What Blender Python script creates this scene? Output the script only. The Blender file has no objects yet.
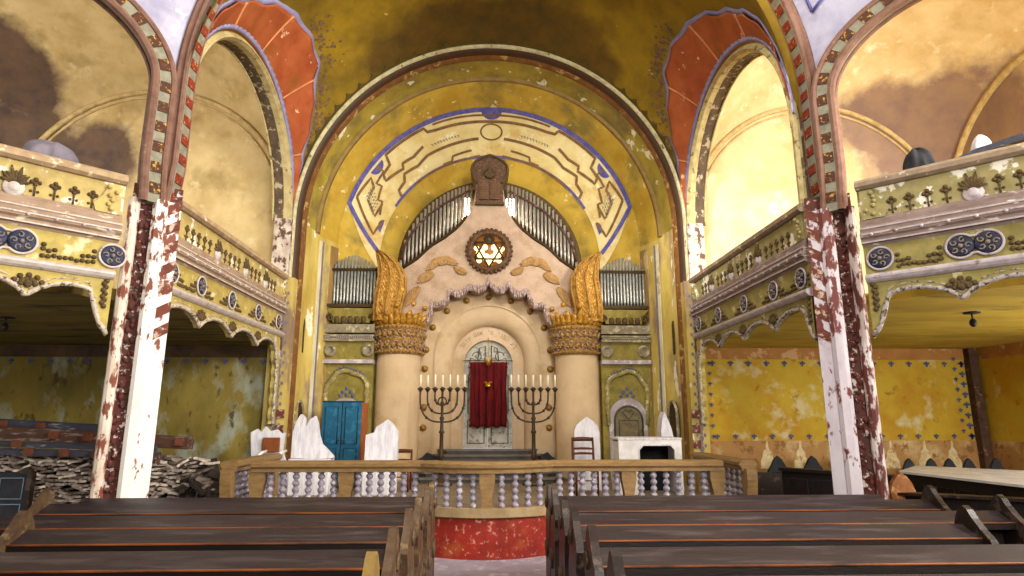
import bpy, bmesh, math, random
from mathutils import Vector, Matrix
random.seed(7)
PI = math.pi
COL = bpy.context.scene.collection
R = math.radians
sin, cos, sqrt = math.sin, math.cos, math.sqrt

# ------------------------------------------------------------------ helpers
def lin(h):
    h = h.lstrip('#')
    v = [int(h[i:i+2], 16)/255 for i in (0, 2, 4)]
    return tuple([(c/12.92 if c <= .04045 else ((c+.055)/1.055)**2.4) for c in v] + [1])

def mat(name, base, var=None, scale=3.0, var_pos=(.4, .65), peel=None, peel_scale=6.0, peel_pos=(.55, .6),
        stain=None, stain_scale=.8, stain_pos=(.55, .7), rough=.75, metal=0.0, bump=.15, bump_scale=25, stretch=None, emit=None, emit_s=0, spec=.3, blobs=None, blob_col=None, blob_var=None, peel_z=None):
    m = bpy.data.materials.new(name); m.use_nodes = True
    nt = m.node_tree; N = nt.nodes; L = nt.links
    b = N['Principled BSDF']
    b.inputs['Roughness'].default_value = rough
    b.inputs['Metallic'].default_value = metal
    b.inputs['Specular IOR Level'].default_value = spec
    geo = N.new('ShaderNodeNewGeometry')
    src = geo.outputs['Position']
    if stretch:
        mp = N.new('ShaderNodeMapping'); mp.inputs['Scale'].default_value = stretch
        L.new(src, mp.inputs['Vector']); src = mp.outputs['Vector']
    def noise(s, det=6, off=0):
        n = N.new('ShaderNodeTexNoise'); n.inputs['Scale'].default_value = s; n.inputs['Detail'].default_value = det
        n.inputs['Roughness'].default_value = .62
        if off:
            a = N.new('ShaderNodeVectorMath'); a.operation = 'ADD'; a.inputs[1].default_value = (off, off*.7, off*1.3)
            L.new(src, a.inputs[0]); L.new(a.outputs[0], n.inputs['Vector'])
        else:
            L.new(src, n.inputs['Vector'])
        return n.outputs['Fac']
    def ramp(fac, lo, hi):
        r = N.new('ShaderNodeMapRange'); r.inputs[1].default_value = lo; r.inputs[2].default_value = hi
        L.new(fac, r.inputs[0]); return r.outputs[0]
    def mix(f, c1, c2):
        x = N.new('ShaderNodeMix'); x.data_type = 'RGBA'
        L.new(f, x.inputs[0])
        for c, i in ((c1, 6), (c2, 7)):
            if isinstance(c, tuple): x.inputs[i].default_value = c
            else: L.new(c, x.inputs[i])
        return x.outputs[2]
    col = lin(base)
    if var: col = mix(ramp(noise(scale), *var_pos), col, lin(var))
    if stain: col = mix(ramp(noise(stain_scale, 5, 13.7), *stain_pos), col, lin(stain))
    if peel:
        pf = noise(peel_scale, 9, 5.1)
        if peel_z:
            sp = N.new('ShaderNodeSeparateXYZ'); L.new(geo.outputs['Position'], sp.inputs[0])
            mr = N.new('ShaderNodeMapRange'); mr.inputs[1].default_value = peel_z[0]; mr.inputs[2].default_value = peel_z[1]; mr.inputs[4].default_value = peel_z[2]
            L.new(sp.outputs['Z'], mr.inputs[0]); ad = N.new('ShaderNodeMath'); ad.operation = 'ADD'; L.new(pf, ad.inputs[0]); L.new(mr.outputs[0], ad.inputs[1]); pf = ad.outputs[0]
        col = mix(ramp(pf, *peel_pos), col, lin(peel))
    if blobs:
        acc = None
        for c, r in blobs:
            v1 = N.new('ShaderNodeVectorMath'); v1.operation = 'SUBTRACT'; v1.inputs[1].default_value = c; L.new(geo.outputs['Position'], v1.inputs[0])
            v2 = N.new('ShaderNodeVectorMath'); v2.operation = 'DIVIDE'; v2.inputs[1].default_value = r; L.new(v1.outputs[0], v2.inputs[0])
            v3 = N.new('ShaderNodeVectorMath'); v3.operation = 'LENGTH'; L.new(v2.outputs[0], v3.inputs[0])
            if acc is None: acc = v3.outputs['Value']
            else:
                mn = N.new('ShaderNodeMath'); mn.operation = 'MINIMUM'; L.new(acc, mn.inputs[0]); L.new(v3.outputs['Value'], mn.inputs[1]); acc = mn.outputs[0]
        nz = N.new('ShaderNodeMath'); nz.operation = 'MULTIPLY_ADD'; nz.inputs[1].default_value = .8
        L.new(noise(2.2, 8, 3.3), nz.inputs[0]); L.new(acc, nz.inputs[2])
        dk = mix(ramp(noise(2.2, 6, 8.8), .35, .65), lin(blob_col), lin(blob_var or blob_col))
        col = mix(ramp(nz.outputs[0], 1.55, 1.2), col, dk)
    if isinstance(col, tuple): b.inputs['Base Color'].default_value = col
    else: L.new(col, b.inputs['Base Color'])
    if bump:
        bp = N.new('ShaderNodeBump'); bp.inputs['Strength'].default_value = bump; bp.inputs['Distance'].default_value = .02
        L.new(noise(bump_scale, 4, 2.2), bp.inputs['Height']); L.new(bp.outputs[0], b.inputs['Normal'])
    if emit:
        b.inputs['Emission Color'].default_value = lin(emit); b.inputs['Emission Strength'].default_value = emit_s
    return m

ORG = {}
class MB:
    def __init__(s): s.v = []; s.f = []; s.m = []; s.sm = []; s.cur = 0
    def add(s, vs, fs, smooth=False):
        o = len(s.v); s.v += [tuple(v) for v in vs]
        for f in fs: s.f.append(tuple(o+i for i in f)); s.m.append(s.cur); s.sm.append(smooth)
        return s
    def box(s, lo, hi, M=None):
        (x0, y0, z0), (x1, y1, z1) = lo, hi
        vs = [Vector(p) for p in ((x0,y0,z0),(x1,y0,z0),(x1,y1,z0),(x0,y1,z0),(x0,y0,z1),(x1,y0,z1),(x1,y1,z1),(x0,y1,z1))]
        if M is not None: vs = [M @ v for v in vs]
        return s.add(vs, [(0,3,2,1),(4,5,6,7),(0,1,5,4),(1,2,6,5),(2,3,7,6),(3,0,4,7)])
    def bbox(s, lo, hi, b=.01, M=None):
        """box with chamfered vertical/top edges"""
        (x0, y0, z0), (x1, y1, z1) = lo, hi
        def ring(i, z): return [(x0+i,y0,z),(x1-i,y0,z),(x1,y0+i,z),(x1,y1-i,z),(x1-i,y1,z),(x0+i,y1,z),(x0,y1-i,z),(x0,y0+i,z)]
        def rin(z): return [(x0+b,y0+b,z),(x1-b,y0+b,z),(x1-b,y0+b,z),(x1-b,y1-b,z),(x1-b,y1-b,z),(x0+b,y1-b,z),(x0+b,y1-b,z),(x0+b,y0+b,z)]
        vs = [Vector(p) for p in rin(z0)+ring(b,z0+b)+ring(b,z1-b)+rin(z1)]
        if M is not None: vs = [M @ v for v in vs]
        fs = [tuple(range(7,-1,-1)), tuple(range(24,32))]
        for k in range(3):
            for i in range(8): fs.append((k*8+i, k*8+(i+1)%8, k*8+8+(i+1)%8, k*8+8+i))
        return s.add(vs, fs)
    def lathe(s, prof, c=(0,0,0), n=16, M=None, a0=0, a1=2*PI, smooth=True):
        full = abs(a1-a0-2*PI) < 1e-6
        cnt = n if full else n+1
        vs = []
        for (r, z) in prof:
            for i in range(cnt):
                a = a0+(a1-a0)*i/n
                v = Vector((r*cos(a), r*sin(a), z))
                if M is not None: v = M @ v
                vs.append(v+Vector(c))
        fs = []
        for k in range(len(prof)-1):
            for i in range(n if full else n):
                j = (i+1) % cnt if full else i+1
                fs.append((k*cnt+i, k*cnt+j, (k+1)*cnt+j, (k+1)*cnt+i))
        if full:
            fs.append(tuple(range(cnt-1, -1, -1))); b = (len(prof)-1)*cnt; fs.append(tuple(range(b, b+cnt)))
        return s.add(vs, fs, smooth)
    def ball(s, c, r, n=8, sc=(1,1,1), M=None):
        pr = []
        k = max(4, n//2+1)
        vs = []; fs = []
        for j in range(k+1):
            t = -PI/2+PI*j/k
            for i in range(n):
                a = 2*PI*i/n
                v = Vector((cos(t)*cos(a)*r*sc[0], cos(t)*sin(a)*r*sc[1], sin(t)*r*sc[2]))
                if M is not None: v = M @ v
                vs.append(v+Vector(c))
        for j in range(k):
            for i in range(n): fs.append((j*n+i, j*n+(i+1)%n, (j+1)*n+(i+1)%n, (j+1)*n+i))
        return s.add(vs, fs, True)
    def tube(s, pts, r, n=8, closed=False, sc=None):
        pts = [Vector(p) for p in pts]; m = len(pts)
        vs = []; prev = None
        for i, p in enumerate(pts):
            if closed: t = pts[(i+1)%m]-pts[i-1]
            else: t = pts[min(i+1,m-1)]-pts[max(i-1,0)]
            t.normalize()
            if prev is None:
                up = Vector((0,0,1)) if abs(t.z) < .9 else Vector((0,1,0))
                u = t.cross(up).normalized()
            else:
                u = (prev - t*prev.dot(t)).normalized()
            prev = u; w = t.cross(u)
            rr = r[i] if isinstance(r, (list, tuple)) else r
            for k in range(n):
                a = 2*PI*k/n; vs.append(p+u*rr*cos(a)+w*rr*sin(a))
        fs = []
        for i in range(m if closed else m-1):
            j = (i+1) % m
            for k in range(n): fs.append((i*n+k, i*n+(k+1)%n, j*n+(k+1)%n, j*n+k))
        if not closed: fs += [tuple(range(n-1,-1,-1)), tuple(range((m-1)*n, m*n))]
        return s.add(vs, fs, True)
    def prism(s, pts, fn, d0, d1, smooth=False):
        """outline pts (a,b) -> fn(a,b,d)"""
        n = len(pts)
        vs = [fn(a,b,d0) for a,b in pts]+[fn(a,b,d1) for a,b in pts]
        fs = [tuple(range(n-1,-1,-1)), tuple(range(n,2*n))]
        o = len(s.v)
        s.add(vs, fs)
        s.v, keep = s.v, None
        for i in range(n):
            j = (i+1) % n
            s.f.append((o+i, o+j, o+n+j, o+n+i)); s.m.append(s.cur); s.sm.append(smooth)
        return s
    def grid(s, fn, nu, nv, smooth=True):
        vs = [fn(i/nu, j/nv) for j in range(nv+1) for i in range(nu+1)]
        fs = [(j*(nu+1)+i, j*(nu+1)+i+1, (j+1)*(nu+1)+i+1, (j+1)*(nu+1)+i) for j in range(nv) for i in range(nu)]
        return s.add(vs, fs, smooth)
    def slab(s, fn, nu, nv, th, smooth=True):
        """grid with thickness: fn(u,v,d) d in 0..th"""
        o = len(s.v)
        s.grid(lambda u,v: fn(u,v,0), nu, nv, smooth); s.grid(lambda u,v: fn(u,v,th), nu, nv, smooth)
        k = (nu+1)*(nv+1)
        ed = [i for i in range(nu+1)] + [j*(nu+1)+nu for j in range(1,nv+1)] + [nv*(nu+1)+i for i in range(nu-1,-1,-1)] + [j*(nu+1) for j in range(nv-1,0,-1)]
        for a, b in zip(ed, ed[1:]+ed[:1]):
            s.f.append((o+a, o+b, o+k+b, o+k+a)); s.m.append(s.cur); s.sm.append(False)
        return s
    def build(s, name, m, parent=None, fix=True):
        me = bpy.data.meshes.new(name)
        off = ORG.get(parent.name, Vector((0,0,0))) if parent is not None else Vector((0,0,0))
        me.from_pydata([tuple(Vector(v)-off) for v in s.v], [], s.f)
        for mm in (m if isinstance(m, (list, tuple)) else [m]): me.materials.append(mm)
        me.polygons.foreach_set('material_index', s.m)
        me.polygons.foreach_set('use_smooth', s.sm)
        if fix:
            bm = bmesh.new(); bm.from_mesh(me); bmesh.ops.recalc_face_normals(bm, faces=bm.faces); bm.to_mesh(me); bm.free()
        me.update()
        o = bpy.data.objects.new(name, me); COL.objects.link(o)
        if parent is not None: o.parent = parent
        ORG[o.name] = off
        return o

def tag(o, label=None, cat=None, group=None, kind=None):
    if label: o['label'] = label
    if cat: o['category'] = cat
    if group: o['group'] = group
    if kind: o['kind'] = kind
    return o
def thing(name, label, cat, loc=(0,0,0), group=None):
    o = bpy.data.objects.new(name, None); COL.objects.link(o)
    o.location = loc; o.empty_display_size = .1
    ORG[o.name] = Vector(loc)
    return tag(o, label, cat, group)
def struct(name, mb, m, fix=True):
    o = mb.build(name, m, None, fix); o['kind'] = 'structure'; return o
def kids(o): return [c for c in bpy.data.objects if c.parent is o]
KIDS = {}
def snapshot(o):
    KIDS[o.name] = [(c, snapshot(c)) for c in kids(o)]; return KIDS[o.name]
def dup(root, tree, loc, rz=0, label=None, group=None):
    r = root.copy(); COL.objects.link(r); r.location = loc; r.rotation_euler = (0,0,rz)
    if label: r['label'] = label
    if group: r['group'] = group
    def rec(par, tr):
        for c, sub in tr:
            d = c.copy(); COL.objects.link(d); d.parent = par; rec(d, sub)
    rec(r, tree)
    return r

# ------------------------------------------------------------------ materials
M = {}
def dm(k, *a, **kw): M[k] = mat(k, *a, **kw)
dm('vault_gold', '#937614', '#73590e', 1.2, stain='#5f4a12', stain_scale=.6, stain_pos=(.5,.75), peel='#cdb27a', peel_scale=5, peel_pos=(.68,.71), blobs=[((.1,11.75,9.6),(2.7,1.1,1.0)),((-1.6,11.7,9.1),(1.3,.6,.7)),((1.6,11.7,9.1),(1.3,.6,.7))], blob_col='#4c3a10', blob_var='#63490f')
dm('vault_dark', '#54430f', '#473a10', 3, stain='#6a5210', stain_scale=1.5, peel='#8a7038', peel_scale=7, peel_pos=(.64,.7))
dm('apse_gold', '#c4a440', '#b08c28', 1.8, stain='#8a7838', stain_scale=1.4, stain_pos=(.5,.68), peel='#ddd0a8', peel_scale=3.4, peel_pos=(.63,.66))
dm('jamb_gold', '#c8b264', '#b09640', 2.2, stain='#8f775f', stain_scale=1.8, stain_pos=(.5,.64), peel='#e2dcc0', peel_scale=3.0, peel_pos=(.6,.63), stretch=(1,1,.4))
dm('apse_olive', '#a38f38', '#8c7628', 2.0, stain='#75643a', stain_scale=1.5, stain_pos=(.48,.68), peel='#dcd4b4', peel_scale=2.0, peel_pos=(.61,.63))
dm('corner_brown', '#5a4030', '#44302a', 6, peel='#8a6a4c', peel_scale=9, peel_pos=(.6,.66))
dm('corner_shade_band', '#a08450', '#8a6a40', 3, peel='#bca678', peel_scale=4, peel_pos=(.55,.64), stretch=(1,1,.4))  # tan brown stands for soft shade in the jamb's inner corner
dm('jamb_pale', '#d8d0b4', '#c0b48e', 3, peel='#9c8c74', peel_scale=5, peel_pos=(.58,.64), stretch=(1,1,.4))
dm('rib_line', '#8f7440', '#7a6238', 6)
dm('panel_cream', '#e4d49c', '#d6be78', 2.2, stain='#c8a45c', stain_scale=1.4, peel='#f0e6c4', peel_scale=4, peel_pos=(.6,.68))
dm('panel_brown', '#86643c', '#6c4e2e', 8, bump=.05)
dm('paint_blue', '#4a4a8c', '#6a62a0', 9, bump=.05)
dm('lavender', '#928cb0', '#7f7b9c', 6, bump=.05)
dm('lavender_white', '#aaa8bc', '#9290aa', 3, peel='#bcb8c0', peel_scale=5, peel_pos=(.6,.66))
dm('fan_red', '#ad5c32', '#964522', 2.0, peel='#d8b48c', peel_scale=3.5, peel_pos=(.64,.67), stain='#8a521e', stain_scale=1.6)
dm('fan_line', '#c98a5c', '#b87448', 6)
dm('floral', '#74504e', '#4c4a2a', 14, bump=.1)
dm('dark_mould', '#3a2a18', '#4a2a14', 8, rough=.5)
dm('light_line', '#c9c29a', '#a89c70', 8, peel='#6b5a2a', peel_scale=7, peel_pos=(.62,.66))
dm('orange_mould', '#764c22', '#5e3a18', 5, peel='#a88650', peel_scale=6, peel_pos=(.56,.64))
dm('rib_brown', '#7d5c4e', '#6a4a3c', 8, peel='#9a7c6a', peel_scale=12, peel_pos=(.64,.7))
dm('rib_pale', '#8a8674', '#726e5e', 10, bump=.1)
dm('block_red', '#6e241a', '#8c3420', 40, peel='#b08438', peel_scale=22, peel_pos=(.57,.63), bump=.4)
dm('block_dark', '#3a2a1c', '#5e2a1c', 30, peel='#b8923c', peel_scale=22, peel_pos=(.55,.61), bump=.5)
dm('pier_white', '#ddd2c6', '#c2ac98', 5, peel='#7a4230', peel_scale=12, peel_pos=(.5,.56), stretch=(1,1,.4), rough=.6)
dm('pier_white_right', '#cfc4c4', '#b09c98', 5, peel='#5c2c26', peel_scale=12, peel_pos=(.46,.52), stretch=(1,1,.4), rough=.6)
dm('pier_clean', '#d9cdbf', '#b59a80', 5, peel='#74402e', peel_scale=11, peel_pos=(.5,.56), stretch=(1,1,.5), rough=.6)
dm('pier_smooth_right', '#cdc4cc', '#b8aeb8', 4, peel='#6e3a34', peel_scale=10, peel_pos=(.6,.65), stretch=(1,1,.5), rough=.6, peel_z=(1.9,3.2,.13))
dm('pier_smooth', '#f0ebe4', '#e2dad4', 4, peel='#7a4434', peel_scale=10, peel_pos=(.62,.67), stretch=(1,1,.5), rough=.6, peel_z=(2.0,3.4,.12))
dm('pier_red', '#5e2820', '#42302a', 12, peel='#cbbdb4', peel_scale=14, peel_pos=(.57,.62), bump=.4)
dm('pier_stripe', '#703a2c', '#5a2e24', 10, peel='#c2aa98', peel_scale=13, peel_pos=(.54,.62))
dm('arch_rim', '#c9bcb0', '#a8988a', 6, peel='#5a4234', peel_scale=8, peel_pos=(.52,.58), stretch=(1,1,.7))
dm('arch_cream', '#b8a878', '#9c8a5c', 6, peel='#6a5a3c', peel_scale=7, peel_pos=(.58,.64))
dm('arch_dark', '#5a4a38', '#43362a', 5, peel='#a89880', peel_scale=9, peel_pos=(.55,.62), stretch=(1,1,.6))  # soffit darkened for its shadow side; the streaky flaking is paint loss
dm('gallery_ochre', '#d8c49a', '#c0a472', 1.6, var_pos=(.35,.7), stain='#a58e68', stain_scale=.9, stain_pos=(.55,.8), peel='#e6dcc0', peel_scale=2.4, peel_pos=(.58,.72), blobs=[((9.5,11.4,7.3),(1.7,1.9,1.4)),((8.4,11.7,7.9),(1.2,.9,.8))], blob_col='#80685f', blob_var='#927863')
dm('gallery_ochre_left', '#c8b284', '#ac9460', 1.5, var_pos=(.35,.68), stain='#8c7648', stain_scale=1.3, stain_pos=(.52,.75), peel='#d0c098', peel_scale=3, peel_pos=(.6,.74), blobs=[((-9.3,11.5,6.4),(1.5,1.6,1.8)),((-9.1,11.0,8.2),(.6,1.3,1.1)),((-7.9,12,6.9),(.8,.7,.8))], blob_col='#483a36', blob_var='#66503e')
dm('dark_band', '#4a3a30', '#6a5238', 2.4, peel='#7a6242', peel_scale=5, peel_pos=(.62,.7))  # dark mottled brown of the left aisle top band
dm('mauve_damp', '#9a7a66', '#a98a62', 2, peel='#b09a80', peel_scale=5)
dm('cord_mould', '#c0a878', '#a08a5a', 7)
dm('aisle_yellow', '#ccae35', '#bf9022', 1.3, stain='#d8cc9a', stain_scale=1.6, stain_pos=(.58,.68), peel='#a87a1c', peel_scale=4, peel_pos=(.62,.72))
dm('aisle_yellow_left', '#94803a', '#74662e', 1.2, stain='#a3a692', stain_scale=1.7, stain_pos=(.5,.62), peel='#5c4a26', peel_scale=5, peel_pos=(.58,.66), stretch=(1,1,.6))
dm('aisle_band', '#b98446', '#a8743a', 3, peel='#cfa878', peel_scale=4)
dm('aisle_dado', '#b58a52', '#a8794a', 2.2, stain='#d6bc8c', stain_scale=1.5, peel='#93683c', peel_scale=4)
dm('wall_scrape', '#e4d4aa', '#d2b884', 9, peel='#b58a52', peel_scale=12, peel_pos=(.54,.62))
dm('stencil', '#4c5684', '#66708a', 12, bump=.05)
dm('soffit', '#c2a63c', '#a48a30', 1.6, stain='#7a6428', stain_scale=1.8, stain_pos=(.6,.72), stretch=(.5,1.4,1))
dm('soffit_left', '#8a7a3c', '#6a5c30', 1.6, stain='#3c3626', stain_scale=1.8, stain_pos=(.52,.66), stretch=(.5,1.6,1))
dm('para_rail', '#b39a78', '#9a8064', 7, peel='#d6c8ac', peel_scale=9, peel_pos=(.58,.63))
dm('para_frieze', '#bca667', '#a38f58', 6, peel='#e6dfcc', peel_scale=4, peel_pos=(.56,.6))
dm('para_cornice', '#a08872', '#8c725e', 8, peel='#cfc0aa', peel_scale=9, peel_pos=(.58,.64), stretch=(.6,.6,2))
dm('para_silver', '#c9bdb6', '#b3a49c', 10, rough=.35, peel='#8f7a70', peel_scale=9, peel_pos=(.6,.66))
dm('para_valance', '#b8a45a', '#a08c4a', 6, peel='#d6ca9c', peel_scale=5, peel_pos=(.58,.66))
dm('relief_dark', '#4c3e2a', '#624c28', 20, peel='#94783e', peel_scale=30, peel_pos=(.6,.68), bump=.5, bump_scale=60)
dm('relief_gold', '#b58a3e', '#8a5e28', 20, bump=.5, bump_scale=60, rough=.5)
dm('rope', '#c8bba6', '#a6988a', 20, peel='#5c4a3a', peel_scale=22, peel_pos=(.55,.6), rough=.5)
dm('para_frieze_right', '#9c9060', '#867c50', 6, peel='#e2dccc', peel_scale=4, peel_pos=(.56,.6))  # right copies are greyer: dirtier paint plus dimmer light put into the colour
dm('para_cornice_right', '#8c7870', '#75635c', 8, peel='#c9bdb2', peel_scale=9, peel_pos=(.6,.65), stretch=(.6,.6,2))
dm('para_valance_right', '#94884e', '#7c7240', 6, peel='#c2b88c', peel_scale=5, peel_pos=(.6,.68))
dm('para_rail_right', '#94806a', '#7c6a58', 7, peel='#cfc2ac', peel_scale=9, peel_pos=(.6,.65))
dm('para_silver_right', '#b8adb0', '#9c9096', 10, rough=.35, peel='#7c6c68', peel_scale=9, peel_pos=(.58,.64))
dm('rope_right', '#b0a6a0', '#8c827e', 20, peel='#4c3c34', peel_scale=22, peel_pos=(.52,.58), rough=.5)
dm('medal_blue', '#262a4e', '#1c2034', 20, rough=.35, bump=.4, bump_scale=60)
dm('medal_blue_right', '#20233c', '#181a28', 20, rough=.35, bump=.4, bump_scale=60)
dm('medal_scroll', '#6e6a78', '#8f7c46', 25, rough=.35)
dm('plaster', '#cbb294', '#bda27e', 2.2, stain='#b0946a', stain_scale=1.3, bump=.35, bump_scale=18)
dm('plaster_rough', '#bfa48c', '#ae947c', 4, stain='#a0846a', stain_scale=2, bump=.9, bump_scale=30)
dm('plaster_smooth', '#d0b692', '#c2a680', 1.6, stain='#b2946a', stain_scale=1.2, bump=.2)
dm('fringe', '#b8a09a', '#927a76', 30, peel='#dccfca', peel_scale=30, peel_pos=(.56,.62), bump=1, bump_scale=50)
dm('gold', '#b8862c', '#94621a', 14, peel='#dcb460', peel_scale=20, peel_pos=(.55,.62), rough=.38, metal=.2, bump=.4, bump_scale=60)
dm('tablet', '#6e5038', '#5c402c', 8)
dm('knob_gilt', '#a8823e', '#8a6428', 14, rough=.35, metal=.3, bump=.1)
dm('feather', '#b08a58', '#9a7444', 12, bump=.5, bump_scale=60)
dm('capital', '#a67e3c', '#86602a', 18, peel='#d2bca8', peel_scale=26, peel_pos=(.6,.64), rough=.42, metal=.15, bump=.6, bump_scale=60)
dm('bronze', '#5e4028', '#48301e', 14, peel='#7c5a3c', peel_scale=20, rough=.5, bump=.5, bump_scale=40)
dm('door_grey', '#bcb8aa', '#a29e90', 7, peel='#7c7668', peel_scale=10, rough=.5)
dm('door_line', '#5a5648', '#4a4438', 9)
dm('velvet', '#6c080e', '#34040a', 7, rough=.9, bump=.2, stretch=(4,4,.5))
dm('brass', '#c9962e', '#a8761e', 12, rough=.3, metal=.8, bump=.1)
dm('iron', '#3a2c20', '#4a3624', 12, rough=.45, bump=.2)
dm('wax', '#efe6cc', rough=.5, bump=0)
dm('glass_lit', '#ffe9a8', rough=.3, emit='#ffdc90', emit_s=2.6, bump=0)
dm('glass_amber', '#7a4c1c', rough=.3, emit='#ff9a3a', emit_s=.12, bump=0)
dm('window_day', '#ffffff', rough=.5, bump=0, emit='#fff0d0', emit_s=22)
dm('pipe', '#c2bcb0', '#a8a29a', 10, rough=.28, metal=.45, bump=.1)
dm('pipe_foot', '#d8d2c6', '#c0bab0', 10, rough=.35, metal=.3)
dm('pipe_green', '#aeb0a8', '#8c9090', 10, rough=.28, metal=.4)
dm('organ_dark', '#3a2c14', '#4a3818', 6)
dm('case_olive', '#8f803a', '#74682f', 6, peel='#b8aa6c', peel_scale=8, peel_pos=(.62,.7))
dm('case_grey', '#8f846a', '#746a56', 8, peel='#b8ac8c', peel_scale=9)
dm('case_arch', '#a3945c', '#7c6e42', 10, peel='#c8bc8c', peel_scale=10)
dm('case_lav', '#b3a8ae', '#9c8f92', 5, peel='#cfc6c0', peel_scale=6)
dm('case_lav_dark', '#6e6470', '#857a80', 9)
dm('door_brown', '#7c7050', '#665a40', 9)
dm('step_stone', '#48423e', '#575049', 6, rough=.6)
dm('step_tread', '#6e665e', '#7e756b', 6, rough=.6)
dm('rail_tan', '#8c6e44', '#755a38', 6, stretch=(1,4,4), rough=.5)
dm('baluster', '#8d8590', '#756d7a', 14, rough=.45, peel='#b4adb6', peel_scale=16)
dm('riser_red', '#982a1c', '#7c2016', 5, peel='#c08a78', peel_scale=16, peel_pos=(.58,.66), stain='#a8522a', stain_scale=2, rough=.55)
dm('plinth', '#a08a66', '#8c7654', 6)
dm('floor_stone', '#9a8f9c', '#867c88', 3, peel='#aea4ac', peel_scale=7)
dm('floor_wood', '#8a7a66', '#75664f', 5)
dm('pew_top', '#2f2629', '#211a1e', 3.5, peel='#544a4c', peel_scale=4.5, peel_pos=(.52,.8), stretch=(.35,3,3), rough=.42, bump=.15, spec=.45)
dm('pew_dark', '#140e0d', '#1e1411', 5, stretch=(.5,3,3), rough=.5)
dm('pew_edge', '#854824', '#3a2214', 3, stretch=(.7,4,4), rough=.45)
dm('pew_end', '#5a4632', '#3e2c20', 7, peel='#8a7450', peel_scale=8, peel_pos=(.56,.7), rough=.45)
dm('pew_end_dark', '#2c201c', '#1e1614', 7, peel='#4a3c36', peel_scale=8, rough=.4)
dm('pew_end_lit', '#8c7440', '#6e562c', 6, rough=.45)  # yellow tone paints the light on the rearmost left pew end
dm('pew_end_orange', '#a0683a', '#84502a', 6, peel='#b8875a', peel_scale=9)
dm('teal', '#1c5c7c', '#17506e', 4, peel='#2a6e88', peel_scale=9, rough=.5)
dm('teal_dark', '#0f3a50', '#0c3044', 6, rough=.6)
dm('orange_wood', '#a8581e', '#8c4416', 6, stretch=(4,4,.7), rough=.5)
dm('white_cloth', '#e4e1e6', '#c6c4ce', 5, stretch=(3,3,.7), rough=.9, bump=.5, bump_scale=9)
dm('white_paint', '#ece9e8', '#d8d2d0', 6, peel='#a89a90', peel_scale=8, peel_pos=(.68,.73), rough=.6)
dm('brown_panel', '#8a4a24', '#743a1a', 6, rough=.6)
dm('chair_wood', '#5e2a16', '#48200f', 8, rough=.4)
dm('shingle', '#a09288', '#80726a', 8, peel='#c4b8ae', peel_scale=9, peel_pos=(.56,.68))
dm('shingle_dark', '#54483f', '#6a5a50', 8)
dm('shingle_pale', '#cabcae', '#ac9e92', 8)
dm('heap_dark', '#2a2220', '#3a302c', 9, bump=1, bump_scale=14)
dm('beam', '#5a3a28', '#44302a', 5, stretch=(.6,3,3), peel='#7c6a66', peel_scale=6)
dm('beam_blue', '#42424e', '#32323c', 5, stretch=(.6,3,3), peel='#8a8a96', peel_scale=5, peel_pos=(.6,.7))
dm('block_orange', '#70412a', '#5a2e1e', 8)
dm('slate_blue', '#2e3038', '#22242a', 5)
dm('slate_line', '#7c90a4', '#6a7e94', 8)
dm('lit_top', '#e2e0e4', '#c6c4ca', 3, peel='#f0eef0', peel_scale=5, rough=.4, stretch=(2,.6,1))  # bluish white stands in for window light on the desk top
dm('dark_cloth', '#141418', '#26262c', 6, rough=.8)
dm('grey_cloth', '#7c7682', '#686470', 5, rough=.9)
dm('cupboard_hook', '#2a2420', rough=.5)

# ------------------------------------------------------------------ plan constants
XL, XR = -3.95, 4.05
CY, CZ, RS, RN = 9.6, 5.58, 2.2, 4.02      # side arch centre, radius; nave radius
R2 = RN*RN+RS*RS
XC = .05
AY = 12.0                                     # end wall of the aisles
SD = 1.0/sqrt(2)
def sx(sd): return XL if sd < 0 else XR

# ------------------------------------------------------------------ floors
struct('floor', MB().box((-10,-4,-.2),(10,14.6,0)), M['floor_stone'])
def bow(x): return 8.62-.3*(1-(x/.85)**2) if abs(x) < .85 else 8.62
# raised apse floor with bowed front, red riser and tan plinth
out = [(-3.86,8.72),(-.85,8.72)]+[(x, bow(x)+.1) for x in [(-.85+1.7*i/24) for i in range(1,24)]]+[(.85,8.72),(3.96,8.72),(3.96,11.98),(3.3,13.2),(3.3,14.4),(-3.3,14.4),(-3.3,13.2),(-3.86,11.98)]
struct('floor_apse', MB().prism(out, lambda a,b,d: (a,b,d), .0, .5), M['floor_wood'])
xs = [-3.86,-.85]+[-.85+1.7*i/24 for i in range(1,24)]+[.85,3.96]
def strip(z0, z1, y0, y1): 
    pts = [(x, bow(x)+y0) for x in xs]+[(x, bow(x)+y1) for x in reversed(xs)]
    return MB().prism(pts, lambda a,b,d: (a,b,d), z0, z1)
struct('trim_platform_riser', strip(0,.51,-.04,.1), M['riser_red'])
struct('trim_platform_edge', strip(.51,.62,-.1,-.0), M['plinth'])

# ------------------------------------------------------------------ vaults of the nave bay
def sph(y, z, sgn=1, off=0):
    q = max(R2-(y-CY)**2-(z-CZ)**2, 0); return XC+sgn*(sqrt(q)-off)
mb = MB()
def vault(u, v):
    x = XC-RN+2*RN*u; y = CY-2.45+(4.9)*v
    q = R2-(x-XC)**2-(y-CY)**2
    return (x, y, CZ+sqrt(max(q, 0)))
mb.grid(vault, 128, 80)
mb.f = [f for f in mb.f if all(R2-(mb.v[i][0]-XC)**2-(mb.v[i][1]-CY)**2 > 0 for i in f)]
mb.m = [0]*len(mb.f); mb.sm = [True]*len(mb.f)
struct('ceiling_nave', mb, M['vault_gold'], fix=False)
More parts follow.
